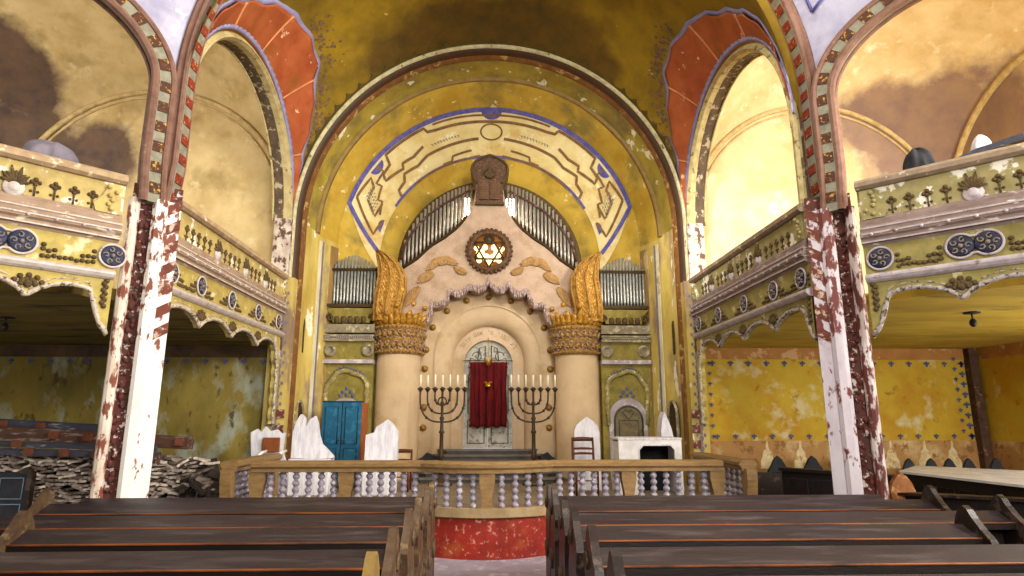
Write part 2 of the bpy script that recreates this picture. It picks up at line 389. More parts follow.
# arched ring helper
def arc_pts(fn, a0, a1, n): return [fn(a0+(a1-a0)*i/n) for i in range(n+1)]
def fan_outer(t):                                            # t angle deg from the apse side
    P = [(0,2.22),(12,2.36),(28,2.5),(42,2.73),(57,2.98),(67,3.14),(80,3.12),(96,2.99),(108,2.8),(122,2.7),(137,2.64),(155,2.42),(180,2.22)]
    for (a,b),(c,d) in zip(P,P[1:]):
        if a <= t <= c: return b+(d-b)*(t-a)/(c-a)
    return 2.22
for sd, nm in ((-1,'left'),(1,'right')):
    # red shell over the side arch, five gadrooned lobes
    def fan(u, v, d, sd=sd):
        t = 4+172*u
        scal = .035*abs(sin(PI*u*14))
        r0, r1 = RS+.02, fan_outer(t)-.07-scal
        r = r0+(r1-r0)*v
        lob = abs(sin(PI*u*6))**.7
        y = CY+r*cos(R(t)); z = CZ+r*sin(R(t))
        return (sph(y, z, sd, (.02+.1*lob*v*(1-.35*v))+d), y, z)
    mb = MB(); mb.slab(fan, 140, 12, -.02)
    struct('trim_shell_'+nm, mb, M['fan_red'])
    def band(u, v, d, sd=sd):
        t = 3+174*u
        scal = .035*abs(sin(PI*u*14))
        r = fan_outer(t)-.09-scal+v*.1
        y = CY+r*cos(R(t)); z = CZ+r*sin(R(t))
        return (sph(y, z, sd, .025+d), y, z)
    mb = MB(); mb.slab(band, 140, 2, -.02)
    struct('trim_shell_border_'+nm, mb, M['lavender'])
    mb = MB()
    for k_ in range(1, 6):
        mb.tube([Vector(fan(k_/6, q_/12, .012)) for q_ in range(13)], [.012+.012*q_/12 for q_ in range(13)], 5)
    struct('trim_shell_ribs_'+nm, mb, M['fan_line'])
    def band2(u, v, d, sd=sd):
        t = 3+174*u; r = RS+.03+.05*v+.02*abs(sin(PI*u*45))*v
        y = CY+r*cos(R(t)); z = CZ+r*sin(R(t)); return (sph(y, z, sd, .045+d), y, z)
    mb = MB(); mb.slab(band2, 180, 1, -.02)
    struct('trim_shell_edge_'+nm, mb, M['lavender'])
    # painted floral sprays beside the border
    mb = MB()
    for k in range(330):
        t = random.uniform(8, 84); r = fan_outer(t)+.03+abs(random.gauss(0, .13))
        y = CY+r*cos(R(t)); z = CZ+r*sin(R(t)); a = random.uniform(0, 6.3); s = random.uniform(.014,.042)
        pts = []
        for q in range(6):
            yy = y+s*cos(a+q*PI/3)*(1 if q%2 else .5); zz = z+s*sin(a+q*PI/3)*(1 if q%2 else .5)
            if (yy-CY)**2+(zz-CZ)**2 < R2-.2 and yy < 11.98: pts.append((sph(yy,zz,sd,.012), yy, zz))
        if len(pts) == 6: mb.add(pts, [tuple(range(6))])
    struct('trim_floral_'+nm, mb, M['floral'])
    # rim of the side arch + jamb pilaster at the apse end
    X = sx(sd)
    prof = [(2.12,-.1),(2.12,.0),(2.15,.04),(2.2,.04),(2.24,.0)]
    mb = MB()
    seg = 64
    path = [(CY+2.2, 4.4, 0)]
    def rim(u, v, prof=prof, X=X, sd=sd):
        k = min(int(v*(len(prof)-1)+1e-6), len(prof)-1)
        r, o = prof[k]
        t = PI*u
        return (X-sd*o, CY+r*cos(t), CZ-.05+r*sin(t))
    mb.grid(rim, seg, len(prof)-1, False)
    mb.grid(lambda u, v, X=X, sd=sd: (X-sd*prof[int(round(v*(len(prof)-1)))][1], CY-prof[int(round(v*(len(prof)-1)))][0], 4.4+(CZ-.05-4.4)*u), 1, len(prof)-1, False)
    mb.cur = 1; mb.grid(lambda u, v, X=X, sd=sd: (X+sd*(.1+.2*v), CY-2.12, 4.4+(CZ-.05-4.4)*u), 1, 1); mb.cur = 0
    def rim2(u, v, X=X, sd=sd):
        t = PI*u
        return (X+sd*(.1+.2*v), CY+2.12*cos(t), CZ-.05+2.12*sin(t))
    mb.cur = 1; mb.grid(rim2, seg, 1); mb.cur = 2
    # jambs below springing
    for y0, y1 in ((CY+2.1, AY),):
        mb.box((X-.08 if sd>0 else X-.25, y0, 4.3), (X+.25 if sd>0 else X+.08, y1, CZ))
    struct('trim_side_arch_'+nm, mb, [M['arch_cream'],M['arch_dark'],M['arch_rim']])
    mb = MB()
    mb.tube(arc_pts(lambda t: (X-sd*.04, CY+2.17*cos(t), CZ-.05+2.17*sin(t)), 0, PI, 48), .02, 6)
    mb.tube(arc_pts(lambda t: (X+sd*.3, CY+2.11*cos(t), CZ-.05+2.11*sin(t)), 0, PI, 48), .02, 6)
    struct('trim_side_arch_bead_'+nm, mb, M['arch_cream'])
# dark leafy painted band on the vault along the big arch
def dark_band(u, v, d):
    th = R(18+144*u); y = 11.9-(.1+.09*(1-abs(sin(30*PI*u)))**1.5)*v
    r = sqrt(R2-(y-CY)**2)-.012-d
    return (XC+r*cos(th), y, CZ+r*sin(th))
struct('trim_vault_band', MB().slab(dark_band, 240, 8, .01), M['vault_dark'])
# big arch mouldings before the apse
def ring(prof, nseg=80, cz=5.6, down=None):
    """prof: list of (Y,R); half ring plus straight jambs down to z=down"""
    mb = MB()
    cols = []
    for (Y, r) in prof:
        L = [(-r, Y, down)] if down is not None else []
        L += [(-r*cos(PI*i/nseg), Y, cz+r*sin(PI*i/nseg)) for i in range(nseg+1)]
        L += [(r, Y, down)] if down is not None else []
        cols.append([(x+XC*(1 if Y < 12.5 else .6), y, z) for x, y, z in L])
    n = len(cols[0]); vs = [p for c in cols for p in c]
    fs = [(k*n+i, k*n+i+1, (k+1)*n+i+1, (k+1)*n+i) for k in range(len(prof)-1) for i in range(n-1)]
    return mb.add(vs, fs, True)
struct('trim_arch_outer', ring([(11.86,4.16),(11.83,3.95)], 80, 5.6, 4.4), M['dark_mould'])
struct('trim_arch_line', ring([(11.84,3.965),(11.79,3.95),(11.785,3.92),(11.8,3.9),(11.86,3.885)], 80, 5.6, 0), M['light_line'])
struct('trim_arch_roll', ring([(11.84,3.9),(11.86,3.86),(11.92,3.82),(11.97,3.8)], 80, 5.6, 0), M['dark_mould'])
struct('trim_arch_orange', ring([(11.96,3.81),(11.99,3.79),(12.02,3.76),(12.08,3.735)], 80, 5.6, 0), M['orange_mould'])
def jambs(prof, cz):
    mb = MB()
    for sg in (-1,1):
        mb.grid(lambda u, v: (sg*(prof[int(round(u*(len(prof)-1)))][1])+XC*(1 if prof[int(round(u*(len(prof)-1)))][0] < 12.5 else .6), prof[int(round(u*(len(prof)-1)))][0], cz*v), len(prof)-1, 12)
    return mb
# splayed apse reveal: jambs to the floor
def profring(P, nseg=80, down=0, name='', m=None, cz=5.5):
    mb = ring(P, nseg, cz, down); return struct(name, mb, m, fix=False)
profring([(12.06,3.745),(12.3,3.71),(12.5,3.67),(12.56,3.62)], 80, None, 'ceiling_apse_reveal', M['apse_olive'], 5.58)
struct('wall_apse_reveal', jambs([(12.06,3.745),(12.3,3.71),(12.5,3.67),(12.56,3.62)], 5.58), M['jamb_gold'], fix=False)
profring([(12.56,3.62),(12.6,3.6),(13.25,3.36)], 80, None, 'ceiling_apse_inner', M['apse_gold'], 5.5)
struct('wall_apse_inner', jambs([(12.56,3.62),(12.6,3.6),(13.25,3.36)], 5.5), M['jamb_gold'], fix=False)
profring([(12.5,3.66),(12.5,3.6),(12.58,3.58),(12.6,3.64)], 80, None, 'trim_apse_line', M['rib_line'], 5.54)
for sd, nm in ((-1,'left'),(1,'right')):
    mb = MB(); mb.prism([(-.03,3.02),(.03,3.0),(.035,3.6),(-.01,3.68),(-.04,3.5)], lambda a,b,d: (.04*1+sd*(3.705-d), 12.28+a, b), -.02, .012)
    struct('trim_jamb_slot_'+nm, mb, M['organ_dark'])
for sd, nm in ((-1,'left'),(1,'right')):
    def jr(Y, off): return XC*.6+sd*((3.6 if Y <= 12.6 else 3.6-.24*(Y-12.6)/.65)-off)
    for key, ya, yb, mm in (('brown',13.0,13.25,'corner_shade_band'),('grey',12.72,12.76,'case_lav_dark'),('pale',12.62,12.7,'jamb_pale')):  # the brown stripe carries painted corner shade
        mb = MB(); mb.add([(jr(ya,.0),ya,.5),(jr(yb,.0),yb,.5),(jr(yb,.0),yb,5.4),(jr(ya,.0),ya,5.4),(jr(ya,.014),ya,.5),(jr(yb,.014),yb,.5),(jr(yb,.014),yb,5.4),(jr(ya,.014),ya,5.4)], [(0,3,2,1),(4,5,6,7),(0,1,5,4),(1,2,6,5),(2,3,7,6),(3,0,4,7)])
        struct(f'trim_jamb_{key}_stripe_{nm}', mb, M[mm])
# conical vault with the painted panel
def cone(th, t, off=0.0):
    r = 3.36+(2.12-3.36)*t-off; cz = 5.5-.3*t
    return (.03-r*cos(R(th)), 13.25+.95*t-off*.6, cz+r*sin(R(th)))
mb = MB(); mb.grid(lambda u,v: cone(-12+204*u, v), 90, 12)
struct('ceiling_apse', mb, M['apse_gold'], fix=False)
def cstrip(mb, poly, w, off, hw=None):
    """ribbon along polyline in (theta, t) space; w = half width in metres"""
    P = []
    for (a, b), (c, d) in zip(poly, poly[1:]):
        n = max(2, int(max(abs(c-a)/2.5, abs(d-b)/.06)))
        for i in range(n): P.append((a+(c-a)*i/n, b+(d-b)*i/n))
    P.append(poly[-1])
    pts = [Vector(cone(*p, off)) for p in P]
    vs = []
    for i, p in enumerate(pts):
        tg = (pts[min(i+1,len(pts)-1)]-pts[max(i-1,0)]).normalized()
        th, t = P[i]
        e = .01
        nrm = (Vector(cone(th+e,t))-Vector(cone(th,t))).cross(Vector(cone(th,t+e))-Vector(cone(th,t))).normalized()
        sdv = tg.cross(nrm).normalized()
        vs += [p+sdv*w, p-sdv*w]
    mb.add(vs, [(2*i,2*i+1,2*i+3,2*i+2) for i in range(len(pts)-1)])
def panel_edge(v): return 18-24*v
mb = MB(); mb.grid(lambda u,v: cone(panel_edge(v)+(180-2*panel_edge(v))*u, .0+.64*v, .012), 90, 10)
struct('trim_panel', mb, M['panel_cream'], fix=False)
mb = MB()
cstrip(mb, [(4,.6),(10,.34),(17,.02),(60,.02),(90,.02),(120,.02),(163,.02),(170,.34),(176,.6)], .05, .02)
cstrip(mb, [(30,.62),(60,.62),(90,.62),(120,.62),(150,.62)], .03, .021)
for th, t, r in ((90,.04,.24),(36,.08,.2),(144,.08,.2),(17,.58,.15),(163,.58,.15)):
    c = Vector(cone(th,t,.022)); u = (Vector(cone(th+1,t,.022))-c).normalized(); w = (Vector(cone(th,t+.02,.022))-c).normalized()
    sgn = 1 if t < .3 else -1
    mb.add([c]+[c+u*r*cos(PI*k/14)+w*sgn*r*.8*sin(PI*k/14) for k in range(15)], [tuple(range(16))])
struct('trim_panel_blue', mb, M['paint_blue'], fix=False)
mb = MB()
for s in (0, 1):
    f = (lambda p: p) if s == 0 else (lambda p: (180-p[0], p[1]))
    for pl, w in (([(90,.17),(66,.15),(62,.13),(61,.07),(42,.07),(41,.2),(36,.22),(35,.3),(45,.36),(46,.3),(52,.32),(58,.27)],.022),
              ([(84,.38),(58,.4),(52,.45),(44,.42),(42,.5),(37,.52),(36,.6)],.022),
              ([(21,.08),(11,.48),(20,.56)],.02), ([(21,.08),(31,.12),(29,.22),(23,.24),(19,.42),(26,.44)],.02), ([(36,.08),(37,.2),(31,.22),(32,.3),(26,.36),(27,.42),(21,.48)],.018),
              ([(80,.52),(70,.54),(69,.6),(64,.6)],.018), ([(84,.6),(76,.62),(60,.62),(45,.63)],.014), ([(90,.09),(75,.075),(65,.07)],.016)):
        cstrip(mb, [f(p) for p in pl], w*1.5, .024)
c = Vector(cone(90,.3,.024)); u = (Vector(cone(91,.3,.024))-c).normalized(); w = (Vector(cone(90,.32,.024))-c).normalized()
mb.add([c+u*.27*cos(k*PI/16)*(1-.0)+w*.2*sin(k*PI/16) for k in range(32)]+[c+u*.23*cos(k*PI/16)+w*.165*sin(k*PI/16) for k in range(32)], [(k,(k+1)%32,32+(k+1)%32,32+k) for k in range(32)])
struct('trim_panel_brown', mb, M['panel_brown'], fix=False)
# faint rows of lettering on the painted tablets at both ends of the panel
mb = MB()
for s in (0,1):
    for r_ in range(6):
        for k in range(4):
            th = 24+k*1.6-.9*r_; t = .2+.035*r_
            if s: th = 180-th
            cstrip(mb, [(th-.5,t),(th+.5,t)], .012, .025); cstrip(mb, [(th+.4,t),(th+.4,t+.018)], .008, .025)
for k in range(20):
    th = 62+1.4*k+(0 if k < 10 else 28); cstrip(mb, [(th-.35,.3),(th+.35,.3)], .012, .025); cstrip(mb, [(th+.3,.3),(th+.3,.325)], .01, .025)
struct('trim_panel_lettering', mb, M['case_grey'], fix=False)
# wall behind: lower apse wall and organ back wall
mb = MB()
mb.box((-3.45,13.3,0),(-2.2,13.4,5.0)); mb.box((2.2,13.3,0),(3.45,13.4,5.0))
struct('wall_apse_back', mb, M['case_olive'])
struct('wall_organ_back', MB().box((-2.6,14.22,4),(2.6,14.3,7.6)), M['organ_dark'])
for wx in (-.55,.5):
    q = MB(); q.bbox((wx-.1,14.17,6.15),(wx+.1,14.21,6.95), .01); struct('window_%d' % (1 if wx < 0 else 2), q, M['window_day'])
struct('trim_organ_arch', ring([(14.18,2.2),(14.1,2.16),(14.12,2.06),(14.2,2.02)], 60, 5.2), M['relief_dark'])

# ------------------------------------------------------------------ transverse arches, diagonal arches, pendentives, piers
TE = {-1: -3.83, 1: 4.17}                      # inner edge of the transverse arch
PB = {-1: -4.05, 1: 4.30}                      # pier centre
CZT, CZD = 5.9, 5.75
def rib_path(sd, kind):
    pts = []
    if kind == 't':
        xc = (TE[-1]+TE[1])/2; rt = (TE[1]-TE[-1])/2
        pts.append((Vector((TE[sd]+sd*.05, 7.3, 4.25)), Vector((-sd,0,0)))); pts.append((Vector((TE[sd], 7.3, 4.8)), Vector((-sd,0,0))))
        for i in range(49):
            t = R(92)*i/48
            pts.append((Vector((xc+sd*rt*cos(t), 7.3, CZT+rt*sin(t))), Vector((-sd*cos(t),0,-sin(t)))))
    else:
        P0 = Vector((PB[sd]+sd*.09, 7.06, 0)); D = Vector((sd*SD,-SD,0))
        pts.append((P0-D*.03+Vector((0,0,4.25)), D.copy())); pts.append((P0+Vector((0,0,4.8)), D.copy()))
        for i in range(61):
            t = R(178)*i/60
            n = (D*(cos(t)/1.4)-Vector((0,0,sin(t)/1.0))).normalized()
            pts.append((P0+D*1.4*(1-cos(t))+Vector((0,0,CZD+1.0*sin(t))), n))
    return pts
def cum(P):
    d = [0]
    for a, b in zip(P, P[1:]): d.append(d[-1]+(b[0]-a[0]).length)
    return d
def along(P, d, q):
    k = 0
    while k < len(P)-2 and d[k+1] < q: k += 1
    f = (q-d[k])/(d[k+1]-d[k]); return P[k][0].lerp(P[k+1][0], f), P[k][1].lerp(P[k+1][1], f).normalized()
def sweep(pts, axis, prof, mb=None):
    """pts: (position, inward normal); axis: width direction; prof: (w, n) closed outline"""
    n = len(prof); vs = []
    for p, nr in pts:
        for w, d in prof: vs.append(p+axis*w+nr*d)
    fs = [(k*n+i, k*n+(i+1)%n, (k+1)*n+(i+1)%n, (k+1)*n+i) for k in range(len(pts)-1) for i in range(n)]
    fs += [tuple(range(n)), tuple(range((len(pts)-1)*n, len(pts)*n))]
    return (mb or MB()).add(vs, fs)
def circ(w, d, r, n=8): return [(w+r*cos(2*PI*k/n), d+r*sin(2*PI*k/n)) for k in range(n)]
for sd, nm in ((-1,'left'),(1,'right')):
    ca = R(27)
    base = Vector((PB[sd], 7.29, 0))
    U = Vector((-sd*cos(ca), sin(ca), 0)); Nn = Vector((-sd*sin(ca), -cos(ca), 0))
    pier = thing('pier', f'tall peeling {"white and dark red" if sd < 0 else "lavender-white and dark red"} painted pier on the {nm} of the nave', 'pier', base)
    def pp(u, n, z): return base+U*u+Nn*n+Vector((0,0,z))
    def vprism(o, z0, z1): return MB().prism(o, lambda a,b,d: pp(a,b,d), z0, z1)
    ZT = 4.5
    vprism([(-.25,-.2),(.25,-.2),(.27,.08),(-.25,.08)], 0, ZT).build('core', M['pier_red'], pier)
    vprism(circ(-.22,.12,.062,10), 0, 4.3).build('shaft', M['pier_white' if sd < 0 else 'pier_white_right'], pier)
    vprism([(-.03,.08),(-.03,.17),(.01,.21),(.09,.21),(.13,.17),(.13,.08)], 0, 4.3).build('shaft', M['pier_smooth' if sd < 0 else 'pier_smooth_right'], pier)
    b = MB()
    b.prism([(.13,.08),(.13,.15),(.27,.13),(.27,.0)], lambda a,c,d: pp(a,c,d), 0, 4.3)
    b.cur = 1
    for k in range(7):
        z = 2.62+.25*k
        b.add([pp(.128,.155,z),pp(.275,.135,z+.1),pp(.275,.135,z+.23),pp(.128,.155,z+.13)]+[pp(.128,.14,z),pp(.275,.11,z+.1),pp(.275,.11,z+.23),pp(.128,.14,z+.13)], [(0,1,2,3),(0,1,5,4),(1,2,6,5),(2,3,7,6),(3,0,4,7)])
    b.build('painted_strip', [M['pier_smooth' if sd < 0 else 'pier_smooth_right'],M['pier_stripe'],M['pier_clean']], pier)
    b = MB()
    b.prism([(-.16,.07),(-.16,.095),(-.03,.095),(-.03,.07)], lambda a,c,d: pp(a,c,d), .9, 4.3)
    for k in range(34):
        z = 1.0+.125*k
        if z > 4.25: break
        for q in range(3):
            b.ball(pp(-.095+random.uniform(-.05,.05), .095, z+random.uniform(-.05,.05)), random.uniform(.018,.04), 6, (1,1,1.3))
    b.build('carved_foliage', M['pier_red'], pier)
    for kind in 'td':
        P = rib_path(sd, kind); d = cum(P)
        axis = Vector((0,1,0)) if kind == 't' else Vector((sd*SD, SD, 0))
        sgn = 1 if kind == 't' else -1
        b = MB()
        th = .13 if kind == 't' else .19
        sweep(P, axis, [(-.1,-th),(-.1,-.0),(.14 if kind == 't' else .1,-.0),(.14 if kind == 't' else .1,-th)], b)
        b.cur = 1
        q = .06
        while q < d[-1]-.2:
            seg = [along(P, d, q+.12*e/3) for e in range(4)]
            if kind == 't': sweep(seg, axis, [(-.05,-.05),(-.05,.012),(.11,.012),(.11,-.05)], b)
            else: sweep([along(P, d, q+.05+.13*e/3) for e in range(4)], axis, [(-.112,-.165),(-.112,-.05),(-.09,-.05),(-.09,-.165)], b)
            q += .26
        b.cur = 2
        for w, dd, rr in ((-.085,-.03,.035),(-.085,-.11,.035),(.13,-.01,.02)) if kind == 't' else ((-.09,-.2,.04),(-.075,-.0,.05),(.09,-.01,.04)):
            sweep(P, axis, circ(w, dd, rr, 8), b)
        if kind == 't': sweep(P, axis, [(-.106,-.13),(-.106,-.02),(-.08,-.02),(-.08,-.13)], b)
        struct(('trim_transverse_arch_' if kind == 't' else 'trim_slanting_arch_')+nm, b, [M['rib_pale'], M['block_red' if kind == 't' else 'block_dark'], M['rib_brown']])
    # pendentive between the two ribs
    Pt = rib_path(sd,'t'); Pd = rib_path(sd,'d')
    def pend(u, v, Pt=Pt, Pd=Pd, sd=sd):
        i = v*26; k = int(min(i, 25)); f = i-k
        a = Pt[k][0].lerp(Pt[k+1][0], f)+Vector((0,-.02,0))-Pt[k][1]*.1; 
        j = v*29; kk = int(min(j,28)); g = j-kk
        c = Pd[kk][0].lerp(Pd[kk+1][0], g)-Pd[kk][1]*.1+Vector((-sd*.02,-.02,0))
        p = a.lerp(c, u); p.z += .25*sin(PI*u)*v
        return p
    struct('ceiling_pendentive_'+nm, MB().grid(pend, 12, 30), M['lavender_white'], fix=False)
    q = MB()
    tri = [Vector(pend(u_, v_))+Vector((-sd*.01,-.015,-.01)) for u_, v_ in ((.35,.66),(.5,.5),(.66,.66))]
    for k in range(3): q.tube([tri[k], tri[(k+1)%3]], .02, 5)
    struct('trim_pendentive_'+nm, q, M['paint_blue'])
mb = MB()
xc_, rt_ = (TE[-1]+TE[1])/2, (TE[1]-TE[-1])/2
def vedge(u, v):
    t = PI*u; a = Vector((xc_+(rt_+.06)*cos(t), 7.38, CZT+(rt_+.06)*sin(t))); rr = sqrt(R2-(7.55-CY)**2)
    c = Vector((XC+rr*cos(t), 7.55, CZ+rr*sin(t))); return a.lerp(c, v)
struct('ceiling_nave_edge', mb.grid(vedge, 60, 3), M['vault_gold'], fix=False)
# dome over the crossing (above the frame, closes the room)
mb = MB(); mb.grid(lambda u,v: ((-5.2+10.4*u), -4+11.1*v, 9.7+1.6*sin(PI*u)*sin(PI*min(max(v,0),1))), 30, 30)
struct('ceiling_crossing', mb, M['vault_gold'], fix=False)
mb = MB(); mb.box((-4.2,7.05,9.3),(4.3,7.35,9.9)); struct('wall_crossing_spandrel', mb, M['vault_gold'])

# ------------------------------------------------------------------ aisles and galleries
GX, GCZ = 2.8, 5.6
for sd, nm in ((-1,'left'),(1,'right')):
    och = M['gallery_ochre'] if sd > 0 else M['gallery_ochre_left']
    x0 = sx(sd); x1 = sd*9.7
    cx = (x0+sd*.1+x1)/2; hx = abs(x1-x0-sd*.1)/2
    for (ya, yb, nn) in ((6.7, AY, 'far'), (1.4, 6.7, 'near')):
        cy = (ya+yb)/2; hy = (yb-ya)/2; rr = hx*hx+hy*hy
        def gv(u, v, cx=cx, cy=cy, hx=hx, hy=hy, rr=rr):
            a = -hx+2*hx*u; b_ = -hy+2*hy*v
            return (cx+a, cy+b_, GCZ+sqrt(max(rr-a*a-b_*b_,0)))
        gm = MB().grid(gv, 60, 60); keep = []
        for f in gm.f:
            c = sum((Vector(gm.v[i_]) for i_ in f), Vector())/4
            if (abs(c.x)-abs(PB[sd]))*SD+(c.y-7.05)*SD > .16: keep.append(f)
        gm.f = keep; gm.m = [0]*len(keep); gm.sm = [True]*len(keep)
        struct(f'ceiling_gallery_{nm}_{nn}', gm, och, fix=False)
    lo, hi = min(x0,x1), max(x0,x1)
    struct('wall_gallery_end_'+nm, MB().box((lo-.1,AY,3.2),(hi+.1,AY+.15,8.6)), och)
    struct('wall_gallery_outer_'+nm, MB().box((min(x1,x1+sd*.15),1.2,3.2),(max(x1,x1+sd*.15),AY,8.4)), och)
    # wall-arch mouldings
    mb = MB()
    mb.tube(arc_pts(lambda t: (cx+(hx-.04)*cos(t), AY-.02, GCZ+(hx-.04)*sin(t)), 0, PI, 60), .055, 8)
    mb.tube(arc_pts(lambda t: (cx+(hx-.16)*cos(t), AY-.01, GCZ+(hx-.16)*sin(t)), 0, PI, 60), .025, 6)
    mb.tube(arc_pts(lambda t: (x1-sd*.02, 9.35+2.62*cos(t), GCZ+2.62*sin(t)), 0, PI, 60), .07, 8)
    struct('trim_wall_arch_'+nm, mb, M['cord_mould'])
    # gallery floor with its underside
    poly = [(x0+sd*.02,AY),(x0+sd*.02,7.5),(x0+sd*.6,7.2),(x0+sd*.66,6.85),(x0+sd*2.26,5.25),(x0+sd*2.26,1.2),(x1,1.2),(x1,AY)]
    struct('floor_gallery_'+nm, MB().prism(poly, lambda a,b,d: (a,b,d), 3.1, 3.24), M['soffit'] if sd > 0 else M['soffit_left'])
    # aisle end wall
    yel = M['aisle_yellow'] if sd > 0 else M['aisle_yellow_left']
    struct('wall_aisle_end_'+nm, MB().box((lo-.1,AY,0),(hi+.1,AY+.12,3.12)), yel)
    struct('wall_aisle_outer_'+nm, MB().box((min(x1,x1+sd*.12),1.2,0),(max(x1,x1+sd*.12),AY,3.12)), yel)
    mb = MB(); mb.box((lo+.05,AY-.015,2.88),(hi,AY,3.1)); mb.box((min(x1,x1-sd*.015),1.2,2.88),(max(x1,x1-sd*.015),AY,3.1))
    struct('trim_aisle_top_band_'+nm, mb, M['aisle_band'] if sd > 0 else M['dark_band'])
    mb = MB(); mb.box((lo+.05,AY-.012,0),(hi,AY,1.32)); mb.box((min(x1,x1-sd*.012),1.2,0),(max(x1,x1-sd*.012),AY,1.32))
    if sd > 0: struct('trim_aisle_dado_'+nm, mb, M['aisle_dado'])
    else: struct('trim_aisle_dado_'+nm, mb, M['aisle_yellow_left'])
    # stencilled blue border
    mb = MB()
    def dia(x, z, s):
        y = AY-.018
        for dx, dz, q in ((0,0,.42),(-.5,.1,.3),(.5,.1,.3),(0,-.55,.3),(0,.5,.22)):
            mb.add([(x+s*(dx+q*cos(k_*PI/3)), y, z+s*(dz+q*sin(k_*PI/3))) for k_ in range(6)], [tuple(range(6))])
    k = 0
    while .35+.36*k < abs(x1-x0)-.25:
        x = x0+sd*(.35+.36*k); dia(x, 2.8, .075)
        if sd > 0: dia(x, 1.4, .07)
        k += 1
    for z in [1.4+.2*i for i in range(8)]:
        if sd > 0: dia(x0+.28, z, .055)
        dia(x1-sd*.28, z, .085 if sd > 0 else .05); dia(x1-sd*.42, z+.1, .06)
    struct('trim_stencil_'+nm, mb, M['stencil'])
    # dark pilaster in the corner and the cove under the gallery
    mb = MB(); mb.box((min(x1-sd*.03,x1-sd*.2),AY-.16,0),(max(x1-sd*.03,x1-sd*.2),AY,3.1))
    struct('trim_corner_pilaster_'+nm, mb, M['corner_brown'])
    if sd > 0:
        mb = MB()
        for x in (5.35,6.0,7.15,7.78,8.45,9.0):                       # pale scraped flames on the dado
            pts = [(x-.15,.8),(x-.14,.95),(x-.1,1.02),(x-.08,1.12),(x-.03,1.17),(x-.015,1.3),(x+.02,1.32),(x+.03,1.18),(x+.09,1.1),(x+.1,1.0),(x+.14,.95),(x+.15,.8)]
            mb.prism(pts, lambda a,b,d: (a, AY-d, b), .012, .018)
        struct('trim_dado_scrapes', mb, M['wall_scrape'])
    # jamb pilaster under the gallery beside the apse
    mb = MB(); mb.box((x0-.2,AY-.25,0),(x0+.12 if sd > 0 else x0+.2,AY+.02,4.4))
    struct('trim_apse_pilaster_'+nm, mb, M['jamb_gold'])

    mb = MB(); k = 0
    while k < 18:
        z = .8+.19*k; xc_ = x0-.04 if sd > 0 else x0+.04
        for dx, dz, q in ((0,0,.05),(-.07,.06,.03),(.07,.06,.03),(0,.1,.035)):
            mb.add([(xc_+dx+q*cos(e*PI/3), AY-.256, z+dz+q*1.3*sin(e*PI/3)) for e in range(6)], [tuple(range(6))])
        k += 1
    struct('trim_pilaster_ornament_'+nm, mb, M['case_lav_dark'])
